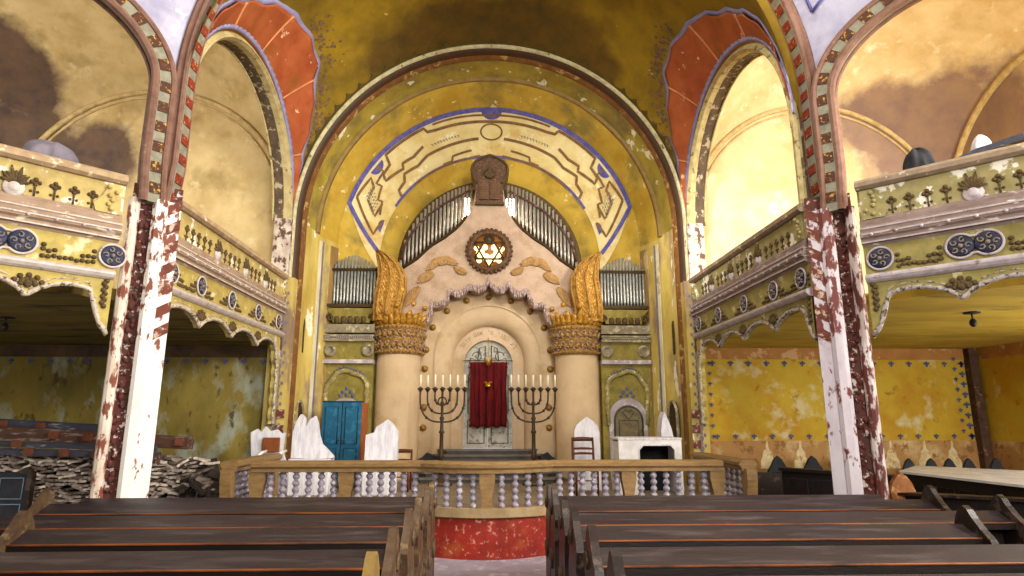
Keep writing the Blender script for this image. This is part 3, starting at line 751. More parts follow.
# gallery parapets
def parapet(label, P0, D, Nv, L, meds, pitch, plants, endz0, endz1, damp, e0=0):
    P0, D, Nv = Vector(P0), Vector(D), Vector(Nv)
    sfx = '_right' if P0.x > 0 else ''
    t = thing('gallery_parapet', label, 'gallery parapet', P0+D*L/2+Vector((0,0,3.24)))
    def at(s, n, z): return P0+D*s+Nv*n+Vector((0,0,z))
    def ext(prof, s0=0, s1=L): return MB().prism(prof, lambda a,b,d: at(d, a, b), s0, s1)
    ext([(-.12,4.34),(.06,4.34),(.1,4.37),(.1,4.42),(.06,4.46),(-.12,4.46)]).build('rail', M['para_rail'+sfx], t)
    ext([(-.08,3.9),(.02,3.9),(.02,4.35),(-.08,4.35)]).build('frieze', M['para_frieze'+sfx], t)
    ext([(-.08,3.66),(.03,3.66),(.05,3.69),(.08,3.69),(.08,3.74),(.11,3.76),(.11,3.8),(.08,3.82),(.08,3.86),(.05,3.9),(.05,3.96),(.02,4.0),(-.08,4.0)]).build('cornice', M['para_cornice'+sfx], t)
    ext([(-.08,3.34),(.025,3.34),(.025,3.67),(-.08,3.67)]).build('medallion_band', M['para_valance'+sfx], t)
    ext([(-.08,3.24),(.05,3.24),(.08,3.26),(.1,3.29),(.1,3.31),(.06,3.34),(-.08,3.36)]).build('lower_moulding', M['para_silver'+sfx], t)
    for z_, n_ in ((3.7,.085),(3.79,.115),(3.865,.085)):
        ext([(n_-.01,z_-.008),(n_+.006,z_-.008),(n_+.006,z_+.008),(n_-.01,z_+.008)]).build('cornice_line', M['para_silver'+sfx], t)
    b = MB(); s = .12
    while s < L: b.ball(at(s,.115,3.78), .022, 6); s += .24
    b.build('bead_row', M['para_silver'+sfx], t)
    # medallions
    for kind, s in meds:
        m = MB()
        cs = [-.115,.115] if kind == 2 else [0]
        for c in cs: m.lathe([(.12,0),(.12,.02),(.105,.03),(.0,.03)], n=20, M=Matrix.Translation(at(s+c,.025,3.505)) @ Matrix((( D.x, 0, Nv.x,0),(D.y,0,Nv.y,0),(0,1,0,0),(0,0,0,1))))
        mo = m.build('medallion', M['medal_blue'+sfx], t)
        rg = MB()
        if kind == 2:
            pts = [at(s-.115+.128*cos(a), .045, 3.505+.128*sin(a)) for a in [R(45)+R(270)*k/20 for k in range(21)]]+[at(s+.115+.128*cos(a), .045, 3.505+.128*sin(a)) for a in [R(225)+R(270)*k/20 for k in range(21)]]
            rg.tube(pts, .014, 6, True)
        else: rg.tube([at(s+.128*cos(2*PI*k/24), .045, 3.505+.128*sin(2*PI*k/24)) for k in range(24)], .014, 6, True)
        rg.build('ring', M['para_silver'+sfx], mo)
        wgs = MB()
        for sg in (-1,1):
            e = (.3 if kind == 2 else .17)
            for (a_, h_) in ((.0,.1),(.05,.07),(.1,.05),(.15,.03),(.2,.02)):
                for z_ in (3.4,3.46,3.52):
                    if z_ < 3.37+h_*1.9 and 0 < s+sg*(e+a_) < L: wgs.ball(at(s+sg*(e+a_), .03, z_+random.uniform(-.01,.01)), .028, 6, (1,1,.9))
        if wgs.v: wgs.build('side_foliage', M['relief_dark'], mo)
        for c in cs:
            sc = MB()
            for q in range(5):
                a0 = 2*PI*q/5
                sc.tube([at(s+c+.065*cos(a0)+.032*cos(a0+k*.7)*(1-k/12), .06, 3.505+.065*sin(a0)+.032*sin(a0+k*.7)*(1-k/12)) for k in range(9)], .008, 5)
            sc.ball(at(s+c,.06,3.505), .025, 6)
            sc.build('scroll', M['medal_scroll'], mo)
    # little trees and palmettes in the frieze
    for s in plants:
        b = MB()
        b.box(at(s-.008,.01,4.02), at(s+.008,.03,4.1)) if False else b.tube([at(s,.025,4.0),at(s,.03,4.12)], .01, 5)
        for (dx,dz,r) in ((0,.18,.026),(-.032,.15,.024),(.032,.15,.024),(0,.13,.026),(-.03,.05,.016),(.03,.05,.016)): b.ball(at(s+dx,.025,4.0+dz), r, 6)
        b.build('plant_relief', M['relief_dark'], t)
    for s, big in [(x, True) for x in e0 or []]:
        p = MB()
        for k in range(9):
            a = R(-80+20*k); p.tube([at(s,.03,4.08), at(s+.09*sin(a),.045,4.1+.1*cos(a)), at(s+.13*sin(a),.03,4.1+(.13+.06*(k%2))*cos(a))], [.012,.022,.006], 5)
        p.build('palmette', M['relief_dark'], t); p = MB()
        p.lathe([(.1,0),(.09,.03),(.06,.02),(.05,.04),(.0,.045)], n=14, M=Matrix.Translation(at(s,.02,4.05)) @ Matrix(((D.x,0,Nv.x,0),(D.y,0,Nv.y,0),(0,1,0,0),(0,0,0,1))))
        p.build('shell', M['para_silver'+sfx], t)
    for s, sg in ((.16,1),(L-.16,-1)):
        v = MB()
        v.prism([(-.13,3.98),(.1,3.98),(.13,4.06),(.06,4.16),(.02,4.26),(.0,4.33),(-.13,4.33)], lambda a,bb,d: at(s+sg*a, d, bb), .0, .05)
        for k in range(6): v.ball(at(s-sg*.03+random.uniform(-.06,.05), .06, 4.03+.05*k), .028, 6)
        v.build('end_scroll', M['para_frieze'+sfx], t)
    # scalloped hanging valance
    n = int(L/.03)
    def edge(s):
        def sm(x): x = min(max(x,0),1); return x*x*(3-2*x)
        k = endz0*(1-sm((s-.06)/.16))+endz1*(1-sm((L-s-.06)/.16))
        lob = abs(sin(PI*s/pitch))
        return 2.92+.2*lob**.6-k
    outl = [(L*i/n, edge(L*i/n)) for i in range(n+1)]
    v = MB()
    for i in range(n):
        (s0,a0),(s1,a1) = outl[i], outl[i+1]
        q = [at(s0,.03,a0),at(s1,.03,a1),at(s1,.03,3.25),at(s0,.03,3.25),at(s0,-.04,a0),at(s1,-.04,a1),at(s1,-.04,3.25),at(s0,-.04,3.25)]
        v.add(q, [(0,1,2,3),(4,7,6,5),(0,4,5,1)])
    v.build('valance', M['para_valance'+sfx], t)
    rp = MB(); rp.tube([at(s, .03, z+.015) for s, z in outl], [(.03 if k % 3 else .022) for k in range(len(outl))], 6)
    rp.tube([at(s, .03, z+.075) for s, z in outl[3:-3]], [(.012 if k % 4 < 2 else .003) for k in range(len(outl)-6)], 5)
    rp.build('rope_edge', M['rope'+sfx], t)
    s = pitch
    while s < L-.3:
        fl = MB()
        for q in range(11):
            a = R(-90+18*q); r = .05+.05*(q % 2)
            fl.ball(at(s+1.2*r*sin(a), .035, 3.08+r*cos(a)*.9), .03, 6)
        fl.ball(at(s, .035, 3.08), .045, 6)
        fl.build('flower_relief', M['relief_dark'], t)
        s += pitch
    for e in (0, 1):
        fl = MB()
        for q in range(9):
            sq = .06+.02*(q%2); fl.ball(at(sq if e == 0 else L-sq, .035, 3.22-(.035 if e == 0 else .025)*q), .03, 6)
        fl.build('leaf_relief', M['relief_dark'], t)
    return t
for sd, nm in ((-1,'left'),(1,'right')):
    X = sx(sd); L = 4.42
    ms = [(1, L-1.45), (1, L-2.55+.0), (1, L-3.62), (1, L-4.2), (1,.12)]
    ms = [(1, .2),(1, .98),(1, 2.0),(1, 3.1),(1, 4.12)]
    parapet(f'painted gallery parapet of the far bay on the {nm}, nearest the apse', (X, 7.38, 0), (0,1,0), (-sd,0,0), L, ms, 1.06,
            [.45+.17*k for k in range(5)]+[1.65+.17*k for k in range(4)]+[2.7+.17*k for k in range(3)]+[3.5+.16*k for k in range(3)], .25, .2, 0, [1.4, 2.45, 3.35])
    P0 = ((-4.17 if sd < 0 else 4.31), (6.83 if sd < 0 else 6.69), 0)
    parapet(f'painted slanting gallery parapet on the {nm} with a {"grey" if sd < 0 else "black"} bundle on its rail', P0, (sd*SD,-SD,0), (-sd*SD,-SD,0), 2.9,
            [(1,.04 if sd < 0 else .16),(2, .96 if sd < 0 else 1.02),(1, 2.1)], .74 if sd < 0 else .86,
            [.3+.17*k for k in range(4)]+[1.2+.17*k for k in range(4)] if sd < 0 else [.34+.17*k for k in range(4)]+[1.3+.17*k for k in range(4)], .3, .4, 0, [.98 if sd < 0 else 1.08])
    # hanging bracket down the apse end of the far bay
    br = MB()
    zz = [3.2-.06*i for i in range(27)]
    o = [(.0,3.2)]+[(.34-.22*min(1,i/9)+.06*abs(sin(i*.75)), z) for i, z in enumerate(zz)]+[(0,zz[-1])]
    bt = thing('gallery_bracket', f'scalloped hanging bracket under the far end of the {nm} gallery', 'bracket', (X, 11.7, 3.2))
    br.prism(o, lambda a,b,d: (X-sd*d, 11.76-a, b), -.05, .04); br.build('bracket_board', M['para_valance'], bt)
    br = MB(); br.tube([(X-sd*.04, 11.76-a, b) for a, b in o[1:-1]], .025, 6); br.build('rope_edge', M['rope'], bt)
    for k in range(5):
        st = MB(); st.box((min(X-sd*.06,X-sd*.2), 11.72, 1.75-.28*k), (max(X-sd*.06,X-sd*.2), 11.75, 1.9-.28*k))
        st.build('painted_band', M['pier_stripe'], bt)

# ------------------------------------------------------------------ Torah ark
ark = thing('torah_ark', 'pale plaster ark front with scalloped arch, onion top and twin columns', 'ark', (0,13.6,.5))
FY = 13.2
bell = [(-2.35,3.0),(-2.35,4.3),(-1.95,4.88),(-1.56,5.15),(-1.29,5.43),(-.98,5.63),(-.68,5.88),(-.52,6.1),(-.41,6.32),(-.35,6.55),(-.31,6.8)]
# scalloped inner edge: lobes hanging between cusps
cusps = [(-1.55,3.66),(-1.24,4.1),(-.86,4.42),(-.44,4.53),(0,4.64)]
def lobes():
    pts = []
    for (a,b),(c,d) in zip(cusps, cusps[1:]):
        nx, nz = (d-b), -(c-a); l = sqrt(nx*nx+nz*nz); nx /= l; nz /= l
        for i in range(8):
            f = i/8; s = sin(PI*f)**.7 if 0 < f < 1 else 0
            pts.append((a+(c-a)*f+nx*.14*s, b+(d-b)*f+nz*.14*s))
    pts.append(cusps[-1])
    return pts
lb = lobes()
inner = lb+[(-x,z) for x,z in reversed(lb[:-1])]
nb = len(inner)
# facade as strips between inner edge and outer bell (front and back faces + edges)
def resample(P, n):
    d = [0]
    for a, b in zip(P, P[1:]): d.append(d[-1]+math.hypot(b[0]-a[0], b[1]-a[1]))
    out = []
    for i in range(n):
        t = d[-1]*i/(n-1); k = 0
        while k < len(P)-2 and d[k+1] < t: k += 1
        f = (t-d[k])/(d[k+1]-d[k]); out.append((P[k][0]+(P[k+1][0]-P[k][0])*f, P[k][1]+(P[k+1][1]-P[k][1])*f))
    return out
half = len(lb)
bo = resample(bell+[(0,6.8)], half)
outer = bo+[(-x,z) for x,z in reversed(bo[:-1])]
b = MB()
F0, F1 = FY, FY+.42
vs = []
for (a,c),(e,f) in zip(inner, outer): vs += [(a,F0,c),(e,F0,f),(a,F1,c),(e,F1,f)]
fs = []
for i in range(nb-1):
    k = 4*i; fs += [(k,k+4,k+5,k+1),(k+2,k+3,k+7,k+6),(k,k+2,k+6,k+4),(k+1,k+5,k+7,k+3)]
b.add(vs, fs)
b.build('facade', M['plaster_rough'], ark)
b = MB()
fr = []
for i in range(nb*3-2):
    k = i/3; j = int(k); f = k-j; j2 = min(j+1, nb-1)
    fr.append((inner[j][0]+(inner[j2][0]-inner[j][0])*f, inner[j][1]+(inner[j2][1]-inner[j][1])*f))
for layer in range(3):
    for (x,z) in fr:
        b.ball((x*(1+.03*layer)+random.uniform(-.02,.02), FY-.03+.09*layer+random.uniform(-.015,.015), z+.03+.02*layer+random.uniform(-.02,.07)), random.uniform(.018,.036), 6, (.8,1,2.2))
b.build('fringe', M['fringe'], ark)
# recessed wall with round arched niche and portal
WY = 13.66
def archface(mb, R0, z0, R1, z1, y, zb, n=28):
    """face between inner arch (R0 springing z0) and outer arch (R1,z1)"""
    A = [(-R0,zb)]+[(-R0*cos(PI*i/n), z0+R0*sin(PI*i/n)) for i in range(n+1)]+[(R0,zb)]
    B = [(-R1,zb)]+[(-R1*cos(PI*i/n), z1+R1*sin(PI*i/n)) for i in range(n+1)]+[(R1,zb)]
    vs = [(a,y,c) for a,c in A]+[(a,y,c) for a,c in B]; k = len(A)
    mb.add(vs, [(i,i+1,k+i+1,k+i) for i in range(k-1)])
def archreveal(mb, R0, z0, y0, R1, z1, y1, zb, n=28, steps=1):
    rows = []
    for s in range(steps+1):
        f = s/steps; g = 1-cos(f*PI/2) if steps > 1 else f; h = sin(f*PI/2) if steps > 1 else f
        r = R0+(R1-R0)*h; z = z0+(z1-z0)*h; y = y0+(y1-y0)*g
        rows += [(-r,y,zb)]+[(-r*cos(PI*i/n), y, z+r*sin(PI*i/n)) for i in range(n+1)]+[(r,y,zb)]
    k = n+3
    mb.add(rows, [(s*k+i, s*k+i+1, (s+1)*k+i+1, (s+1)*k+i) for s in range(steps) for i in range(k-1)], steps > 1)
ZB = .5
b = MB()
archface(b, 1.17, 3.06, 1.62, 3.3, WY, ZB); b.box((-1.6,WY+.02,4.2),(1.6,WY+.1,4.9))
archface(b, 1.6, 3.3, 1.85, 3.3, WY+.001, ZB)
b.build('recess_wall', M['plaster_smooth'], ark)
b = MB()
archreveal(b, 1.17, 3.06, WY, .8, 2.98, WY+.3, ZB, 28, 6)
archreveal(b, 1.19, 3.06, WY-.03, 1.15, 3.06, WY-.03, ZB); archreveal(b, 1.19, 3.06, WY, 1.19, 3.06, WY-.03, ZB)
b.build('niche', M['plaster_smooth'], ark)
b = MB()
archface(b, .545, 2.93, .82, 2.98, WY+.3, ZB)
archreveal(b, .545, 2.93, WY+.3, .545, 2.93, WY+.55, ZB)
archreveal(b, .58, 2.93, WY+.28, .545, 2.93, WY+.28, ZB); archreveal(b, .58, 2.93, WY+.28, .58, 2.93, WY+.3, ZB)
b.build('portal_arch', M['plaster'], ark)
# lettering on the portal arch, Hebrew letter strokes set right to left around the arch
GL = {'d':[[(0,1),(1,1)],[(.75,1),(.75,0)]], 'a':[[(.1,1),(.35,.35)],[(.9,1),(.85,.4),(.1,0)],[(.35,.35),(.5,.2)]], 'l':[[(.1,1.4),(.1,.95),(.9,.95),(.8,.5),(.4,0)]],
      'p':[[(.1,.5),(.1,1),(.85,1),(.85,0),(.05,0)],[(.1,.55),(.45,.55)]], 'n':[[(.3,1),(.65,1),(.65,0),(.15,0)]], 'y':[[(.3,1),(.65,1),(.6,.6)]],
      'm':[[(.1,1),(.25,.8),(.1,0)],[(.25,.8),(.6,1),(.9,.75),(.9,0),(.5,0)]], 'A':[[(.1,1),(.9,0)],[(.9,1),(.85,.7),(.6,.5)],[(.25,.75),(.1,.4),(.15,0)]],
      't':[[(.05,0),(.25,.05),(.25,1),(.9,1),(.9,0)]], 'h':[[(.1,1),(.9,1),(.9,0)],[(.25,.6),(.25,0)]], 'v':[[(.35,1),(.6,1),(.6,0)]], ' ':[]}
word = 'da lpny my Ath avmd'
b = MB()
n = len(word); rr = .655
for i, ch in enumerate(word):
    a = R(32+116*i/(n-1))
    c = Vector((rr*cos(a), WY+.295, 2.955+rr*sin(a)*1.0)); up = Vector((cos(a),0,sin(a))); rt_ = Vector((sin(a),0,-cos(a)))
    for st in GL[ch]:
        b.tube([c+rt_*(p-.5)*.062+up*q*.085 for p,q in st], .006, 5)
b.build('inscription', M['feather'], ark)
# portal doors
for s in (-1, 1):
    d = MB()
    o = [(0.008*s,1.1),(0.008*s,2.93+.53)]+[(s*.53*sin(R(a)), 2.93+.53*cos(R(a))) for a in range(8,91,8)]+[(s*.53,2.93),(s*.53,1.1)]
    d.prism(o, lambda a,c,y: (a,y,c), WY+.4, WY+.46)
    dl = d.build('door', M['door_grey'], ark)
    e = MB()
    for (z0,z1) in ((1.2,1.75),(1.85,2.75)):
        e.tube([(s*.08,WY+.395,z0),(s*.45,WY+.395,z0),(s*.45,WY+.395,z1-.06),(s*.36,WY+.395,z1),(s*.17,WY+.395,z1),(s*.08,WY+.395,z1-.06)], .014, 5, True)
    e.tube([(s*.07,WY+.395,2.86),(s*.44,WY+.395,2.86),(s*.4,WY+.395,3.08),(s*.24,WY+.395,3.02),(s*.2,WY+.395,3.3),(s*.07,WY+.395,3.36)], .014, 5, True)
    e.tube([(s*(.26+.1*cos(t*.5)),WY+.395,3.12+.1*sin(t*.5)) for t in range(10)], .01, 5)
    e.build('panel_moulding', M['door_line'], dl)
    e = MB(); e.tube([(s*.035,WY+.36,2.0),(s*.035,WY+.34,2.05),(s*.035,WY+.36,2.1)], .012, 6); e.build('door_handle', M['iron'], dl)
# knobs round the recess
kn = [(-1.39,1.54),(-1.39,1.97),(-1.39,2.8),(-1.37,3.22),(-1.24,3.72),(-.93,4.09),(-.5,4.33),(0,4.41),(.5,4.33),(.93,4.09),(1.24,3.72),(1.37,3.22),(1.37,2.8),(1.33,1.97),(1.33,1.54)]
for x, z in kn:
    k = MB(); k.lathe([(.075,0),(.07,.025),(.05,.03),(.055,.05),(.04,.08),(0.001,.09)], n=14, M=Matrix.Translation((x,WY,z)) @ Matrix.Rotation(R(90),4,'X'))
    k.build('knob', M['knob_gilt'], ark)
# columns with capitals
for s in (-1, 1):
    c = MB(); cx0 = 1.92*s; cy0 = 13.35
    c.lathe([(.5,.5),(.5,.6),(.47,.64),(.47,3.12)], (cx0,cy0,0), 32); cl = c.build('column', M['plaster_smooth'], ark)
    k = MB()
    k.lathe([(.47,3.05),(.52,3.08),(.53,3.13),(.5,3.16),(.5,3.33),(.53,3.36),(.52,3.4),(.51,3.55),(.55,3.58),(.56,3.64),(.52,3.68),(.5,3.9)], (cx0,cy0,0), 36)
    for row, (rr_, z, n_, q) in enumerate(((.52,3.24,26,.055),(.525,3.47,26,.06),(.555,3.62,40,.03),(.535,3.1,44,.025))):
        for i in range(n_):
            a = 2*PI*i/n_+row*.1
            k.ball((cx0+rr_*cos(a),cy0+rr_*sin(a),z), q, 6, (1,1,1.1))
    cp = k.build('capital', M['capital'], cl)
    sp = MB()
    for row, (z, n_) in enumerate(((3.19,18),(3.29,18),(3.43,20),(3.52,20))):
        for i in range(n_):
            a = 2*PI*(i+.5*(row%2))/n_
            ctr = Vector((cx0+.53*cos(a),cy0+.53*sin(a),z)); tg = Vector((-sin(a),cos(a),0))
            sp.tube([ctr+tg*.045*cos(t*.8)+Vector((0,0,.035*sin(t*.8)))+Vector((cos(a),sin(a),0))*.015 for t in range(7)], .011, 5)
    sp.build('capital_scroll', M['fringe'], cp)
    lf = MB()
    for i in range(14):                                              # crown of curling leaves above the capital
        a = R(180+13*i); base_ = Vector((cx0+.47*cos(a),cy0+.47*sin(a),3.66)); o = Vector((cos(a),sin(a),0))
        lf.tube([base_, base_+o*.06+Vector((0,0,.1)), base_+o*.1+Vector((0,0,.18+.06*(i%2))), base_+o*.17+Vector((0,0,.2+.08*(i%2)))], [.06,.08,.06,.03], 7)
    for i in range(5):
        a = R(200+35*i); lf.ball((cx0+.58*cos(a),cy0+.58*sin(a),4.06+.05*(i%2)), .06, 8)
    lf.build('capital_leaf', M['gold'], cp)
    # golden wing standing on the capital
    out = [(-2.43,3.75),(-2.42,4.0),(-2.41,4.36),(-2.36,4.67),(-2.36,4.95),(-2.42,5.28),(-2.14,5.18),(-1.92,4.97),(-1.79,4.7),(-1.79,4.42),(-1.9,4.12),(-2.02,3.95),(-1.95,3.75)]
    Lh = [(3.75,-2.43),(4.0,-2.44),(4.36,-2.42),(4.67,-2.37),(4.95,-2.37),(5.29,-2.43)]
    Rh = [(3.75,-1.8),(3.95,-1.86),(4.12,-1.84),(4.42,-1.77),(4.7,-1.77),(4.97,-1.91),(5.18,-2.15),(5.29,-2.41)]
    def ip(T, z):
        for (a,b_),(c_,d_) in zip(T,T[1:]):
            if a <= z <= c_: return b_+(d_-b_)*(z-a)/(c_-a)
        return T[-1][1]
    def wing(u, v, d, s=s):
        z = 3.75+1.54*v; l = ip(Lh,z); r = ip(Rh,z)
        x = l+(r-l)*u
        bul = .16*sin(PI*min(max(u,.0),1))**.6*(1-.5*v)
        q = u*3.0; ridge = abs(2*(q-math.floor(q))-1)
        her = .05*abs(sin(v*46+5*ridge))
        return (s*abs(x) , 13.02-(bul+.04*(1-ridge)+her if d == 0 else -.12), z)
    w = MB(); w.slab(wing, 30, 110, 1); wg = w.build('wing_ornament', M['gold'], ark)
    q = MB()
    for uu in (.17, .5, .83):
        q.tube([Vector(wing(uu, .06+.9*k/20, 0))+Vector((0,-.03,0)) for k in range(21)], [.03*(1-.6*k/20) for k in range(21)], 6)
    q.tube([Vector(wing(.02, k/20, 0))+Vector((0,-.02,0)) for k in range(21)], .03, 6); q.tube([Vector(wing(.98, k/20, 0))+Vector((0,-.02,0)) for k in range(21)], .03, 6)
    q.build('quill', M['relief_gold'], wg)
    # feather reliefs on the facade
    fe = MB()
    for (pts, w0) in (([(-1.8,4.1),(-1.66,4.35),(-1.52,4.52)], .1), ([(-1.56,4.62),(-1.44,4.72),(-1.24,4.84)], .1), ([(-1.38,4.9),(-1.16,5.1),(-.92,5.15),(-.72,5.06)], .1), ([(-.78,5.0),(-.66,4.92),(-.52,4.86)], .08)):
        P = resample(pts, 30)
        def leaf(u, v, d, P=P, w0=w0, s=s):
            k = min(int(u*29), 28); f = u*29-k
            p = Vector((P[k][0]+(P[k+1][0]-P[k][0])*f, 0, P[k][1]+(P[k+1][1]-P[k][1])*f)); tg = Vector((P[k+1][0]-P[k][0],0,P[k+1][1]-P[k][1])).normalized(); nn = Vector((-tg.z,0,tg.x))
            e = (v-.5)*2; wd = w0*max(.02, sin(PI*min(max(u,.02),.98)))**.45
            q = p+nn*e*wd+tg*.04*abs(e)
            h = .045*(1-.55*abs(e))+.016*abs(sin(u*34-2.2*abs(e)))
            return (s*abs(q.x), FY-(h if d == 0 else -.02), q.z)
        fe.slab(leaf, 60, 8, 1)
    fe.build('feather_relief', M['feather'], ark)
# lit rose window with star lattice
rw = MB(); RC = Vector((0,FY,5.36))
rw.lathe([(.5,0),(.5,.04),(.42,.12),(.38,.1),(.36,.02)], n=36, M=Matrix.Translation(RC) @ Matrix.Rotation(R(90),4,'X'))
for k in range(30):
    a = 2*PI*k/30; rw.ball(RC+Vector((.49*cos(a),-.04,.49*sin(a))), .045, 6)
rwo = rw.build('rose_window', M['bronze'], ark)
g = MB(); g.lathe([(.37,0),(.37,.02),(0.001,.02)], n=30, M=Matrix.Translation(RC+Vector((0,-.005,0))) @ Matrix.Rotation(R(90),4,'X'))
g.build('window_pane', M['glass_amber'], rwo)
g = MB()
for x, z, r in ((-.19,-.06,.1),(.19,-.06,.1),(-.06,-.15,.09),(.09,-.16,.09),(-.28,.06,.06),(.28,.05,.06),(-.1,.08,.07),(.11,.08,.07),(0,-.28,.07),(-.22,-.22,.06),(.22,-.22,.06)):
    g.lathe([(r,0),(r*.9,.015),(0.001,.02)], n=12, M=Matrix.Translation(RC+Vector((x,-.03,z))) @ Matrix.Rotation(R(90),4,'X'))
g.build('window_pane', M['glass_lit'], rwo)
g = MB()
for off in (90, 270):
    T = [RC+Vector((.38*cos(R(off+120*k)),-.06,.38*sin(R(off+120*k)))) for k in range(3)]
    g.tube(T, .025, 6, True) if False else [g.tube([T[k], T[(k+1)%3]], .022, 6) for k in range(3)]
g.lathe([(.13,0),(.13,.03),(0.001,.03)], n=6, M=Matrix.Translation(RC+Vector((0,-.03,.27))) @ Matrix.Rotation(R(90),4,'X'))
g.build('star_lattice', M['iron'], rwo)
# onion finial carrying the tablets
def onion(z):
    T = [(6.42,.31),(6.86,.3),(6.95,.32),(7.04,.37),(7.14,.42),(7.25,.44),(7.36,.42),(7.46,.34),(7.54,.2),(7.59,.08),(7.61,.01)]
    for (a,b_),(c_,d_) in zip(T,T[1:]):
        if a <= z <= c_: return b_+(d_-b_)*(z-a)/(c_-a)
    return .01
f = MB(); o = [(-onion(z),z) for z in [6.42+1.19*i/40 for i in range(41)]]
f.prism(o+[(-x,z) for x,z in reversed(o)], lambda a,c,y: (a,y,c), FY-.06, FY+.35)
fo = f.build('finial', M['bronze'], ark)
f = MB()
pts = [(x*.93,FY-.08,z) for x,z in o if z > 6.9]; f.tube(pts+[(-a,bb,c) for a,bb,c in reversed(pts)], .03, 6)
f.box((-.33,FY-.1,6.42),(.33,FY-.03,6.48)); f.build('finial_moulding', M['relief_dark'], fo)
f = MB()
for s in (-1,1):
    f.prism([(s*.015,6.54),(s*.23,6.54),(s*.23,6.86),(s*.19,6.92),(s*.12,6.94),(s*.05,6.92),(s*.015,6.86)], lambda a,c,y: (a,y,c), FY-.11, FY-.05)
tb = f.build('tablets', M['tablet'], fo)
f = MB()
for s in (-1,1):
    for k in range(5):
        for q in range(3): f.box((s*.13-.08+.055*q,FY-.118,6.58+.06*k),(s*.13-.045+.055*q,FY-.108,6.6+.06*k))
f.build('tablet_lettering', M['relief_dark'], tb)
f = MB()
for k in range(7):
    a = R(-60+20*k); f.tube([(0,FY-.08,7.05),(.1*sin(a),FY-.12,7.05+.12*cos(a)),(.17*sin(a),FY-.09,7.05+.24*cos(a))], [.03,.035,.012], 6)
f.build('crest', M['relief_dark'], fo)
# side blocks of the neck
# steps
st = thing('ark_steps', 'flight of dark stone steps rising to the ark doors', 'steps', (0,12.9,.5))
for k in range(6):
    b = MB(); w = 1.5-.09*k; y0 = 12.55+.17*k
    pts = [(-w,13.64),(-w,y0+.2),(-w+.2,y0),(w-.2,y0),(w,y0+.2),(w,13.64)]
    z0 = .5+.1*k
    b.prism(pts, lambda a,c,d: (a,c,d), z0, z0+.065); b.cur = 1; b.prism([(a*1.02,c-.03 if c < 13.5 else c) for a,c in pts], lambda a,c,d: (a,c,d), z0+.065, z0+.1)
    b.build('step', [M['step_stone'],M['step_tread']], st)
for s in (-1,1):
    b = MB(); b.prism([(s*1.05,.65),(s*1.5,.65),(s*1.46,.9),(s*1.34,.96),(s*1.25,1.05),(s*1.1,.98)], lambda a,c,d: (a,d,c), 13.1, 13.3)
    b.build('step_cheek', M['slate_blue'], st)
# curtain
cu = thing('ark_curtain', 'dark red velvet curtain hanging before the ark doors', 'curtain', (0,WY+.2,1.8))
def cur(u, v, d):
    x = (-.41+.84*u)*(1-.04*sin(PI*v))
    fold = .03*sin(u*34)+.02*sin(u*61+1)
    if v < .02: zb = 0
    return (x+.015*sin(v*9+u*5)*(1-v), WY+.2+fold*(1-.5*v)-d, 1.55+.02*sin(u*23)+(1.42-.02*sin(u*23))*v)
b = MB(); b.slab(cur, 70, 16, .02); cb = b.build('drape', M['velvet'], cu)
b = MB(); b.tube([(-.56,WY+.2,3.0),(.56,WY+.2,3.0)], .01, 8); b.build('rod', M['iron'], cu)
b = MB()
c0 = Vector((.0,WY+.13,2.42))
b.lathe([(.075,0),(.08,.015),(.065,.035),(.08,.07),(.09,.085)], (c0.x,c0.y,c0.z), 16)
for k in range(6): b.ball(c0+Vector((.08*cos(k*PI/3),.08*sin(k*PI/3),.1)), .018, 6)
b.build('crown_emblem', M['brass'], cu)
la = thing('eternal_lamp', 'small gilt hanging lamp in front of the red curtain', 'lamp', (0,WY+.05,2.9))
b = MB(); b.lathe([(.02,2.88),(.04,2.9),(.06,2.96),(.065,3.0),(.05,3.01),(.02,3.0)], (0,WY+.08,0), 16); b.build('lamp_bowl', M['brass'], la)
b = MB(); b.tube([(0.1*cos(t*PI/10),WY+.08,3.0+.1*sin(t*PI/10)) for t in range(11)], .012, 6); b.tube([(0,WY+.08,3.08),(0,WY+.08,3.5)], .008, 6); b.build('lamp_bail', M['brass'], la)

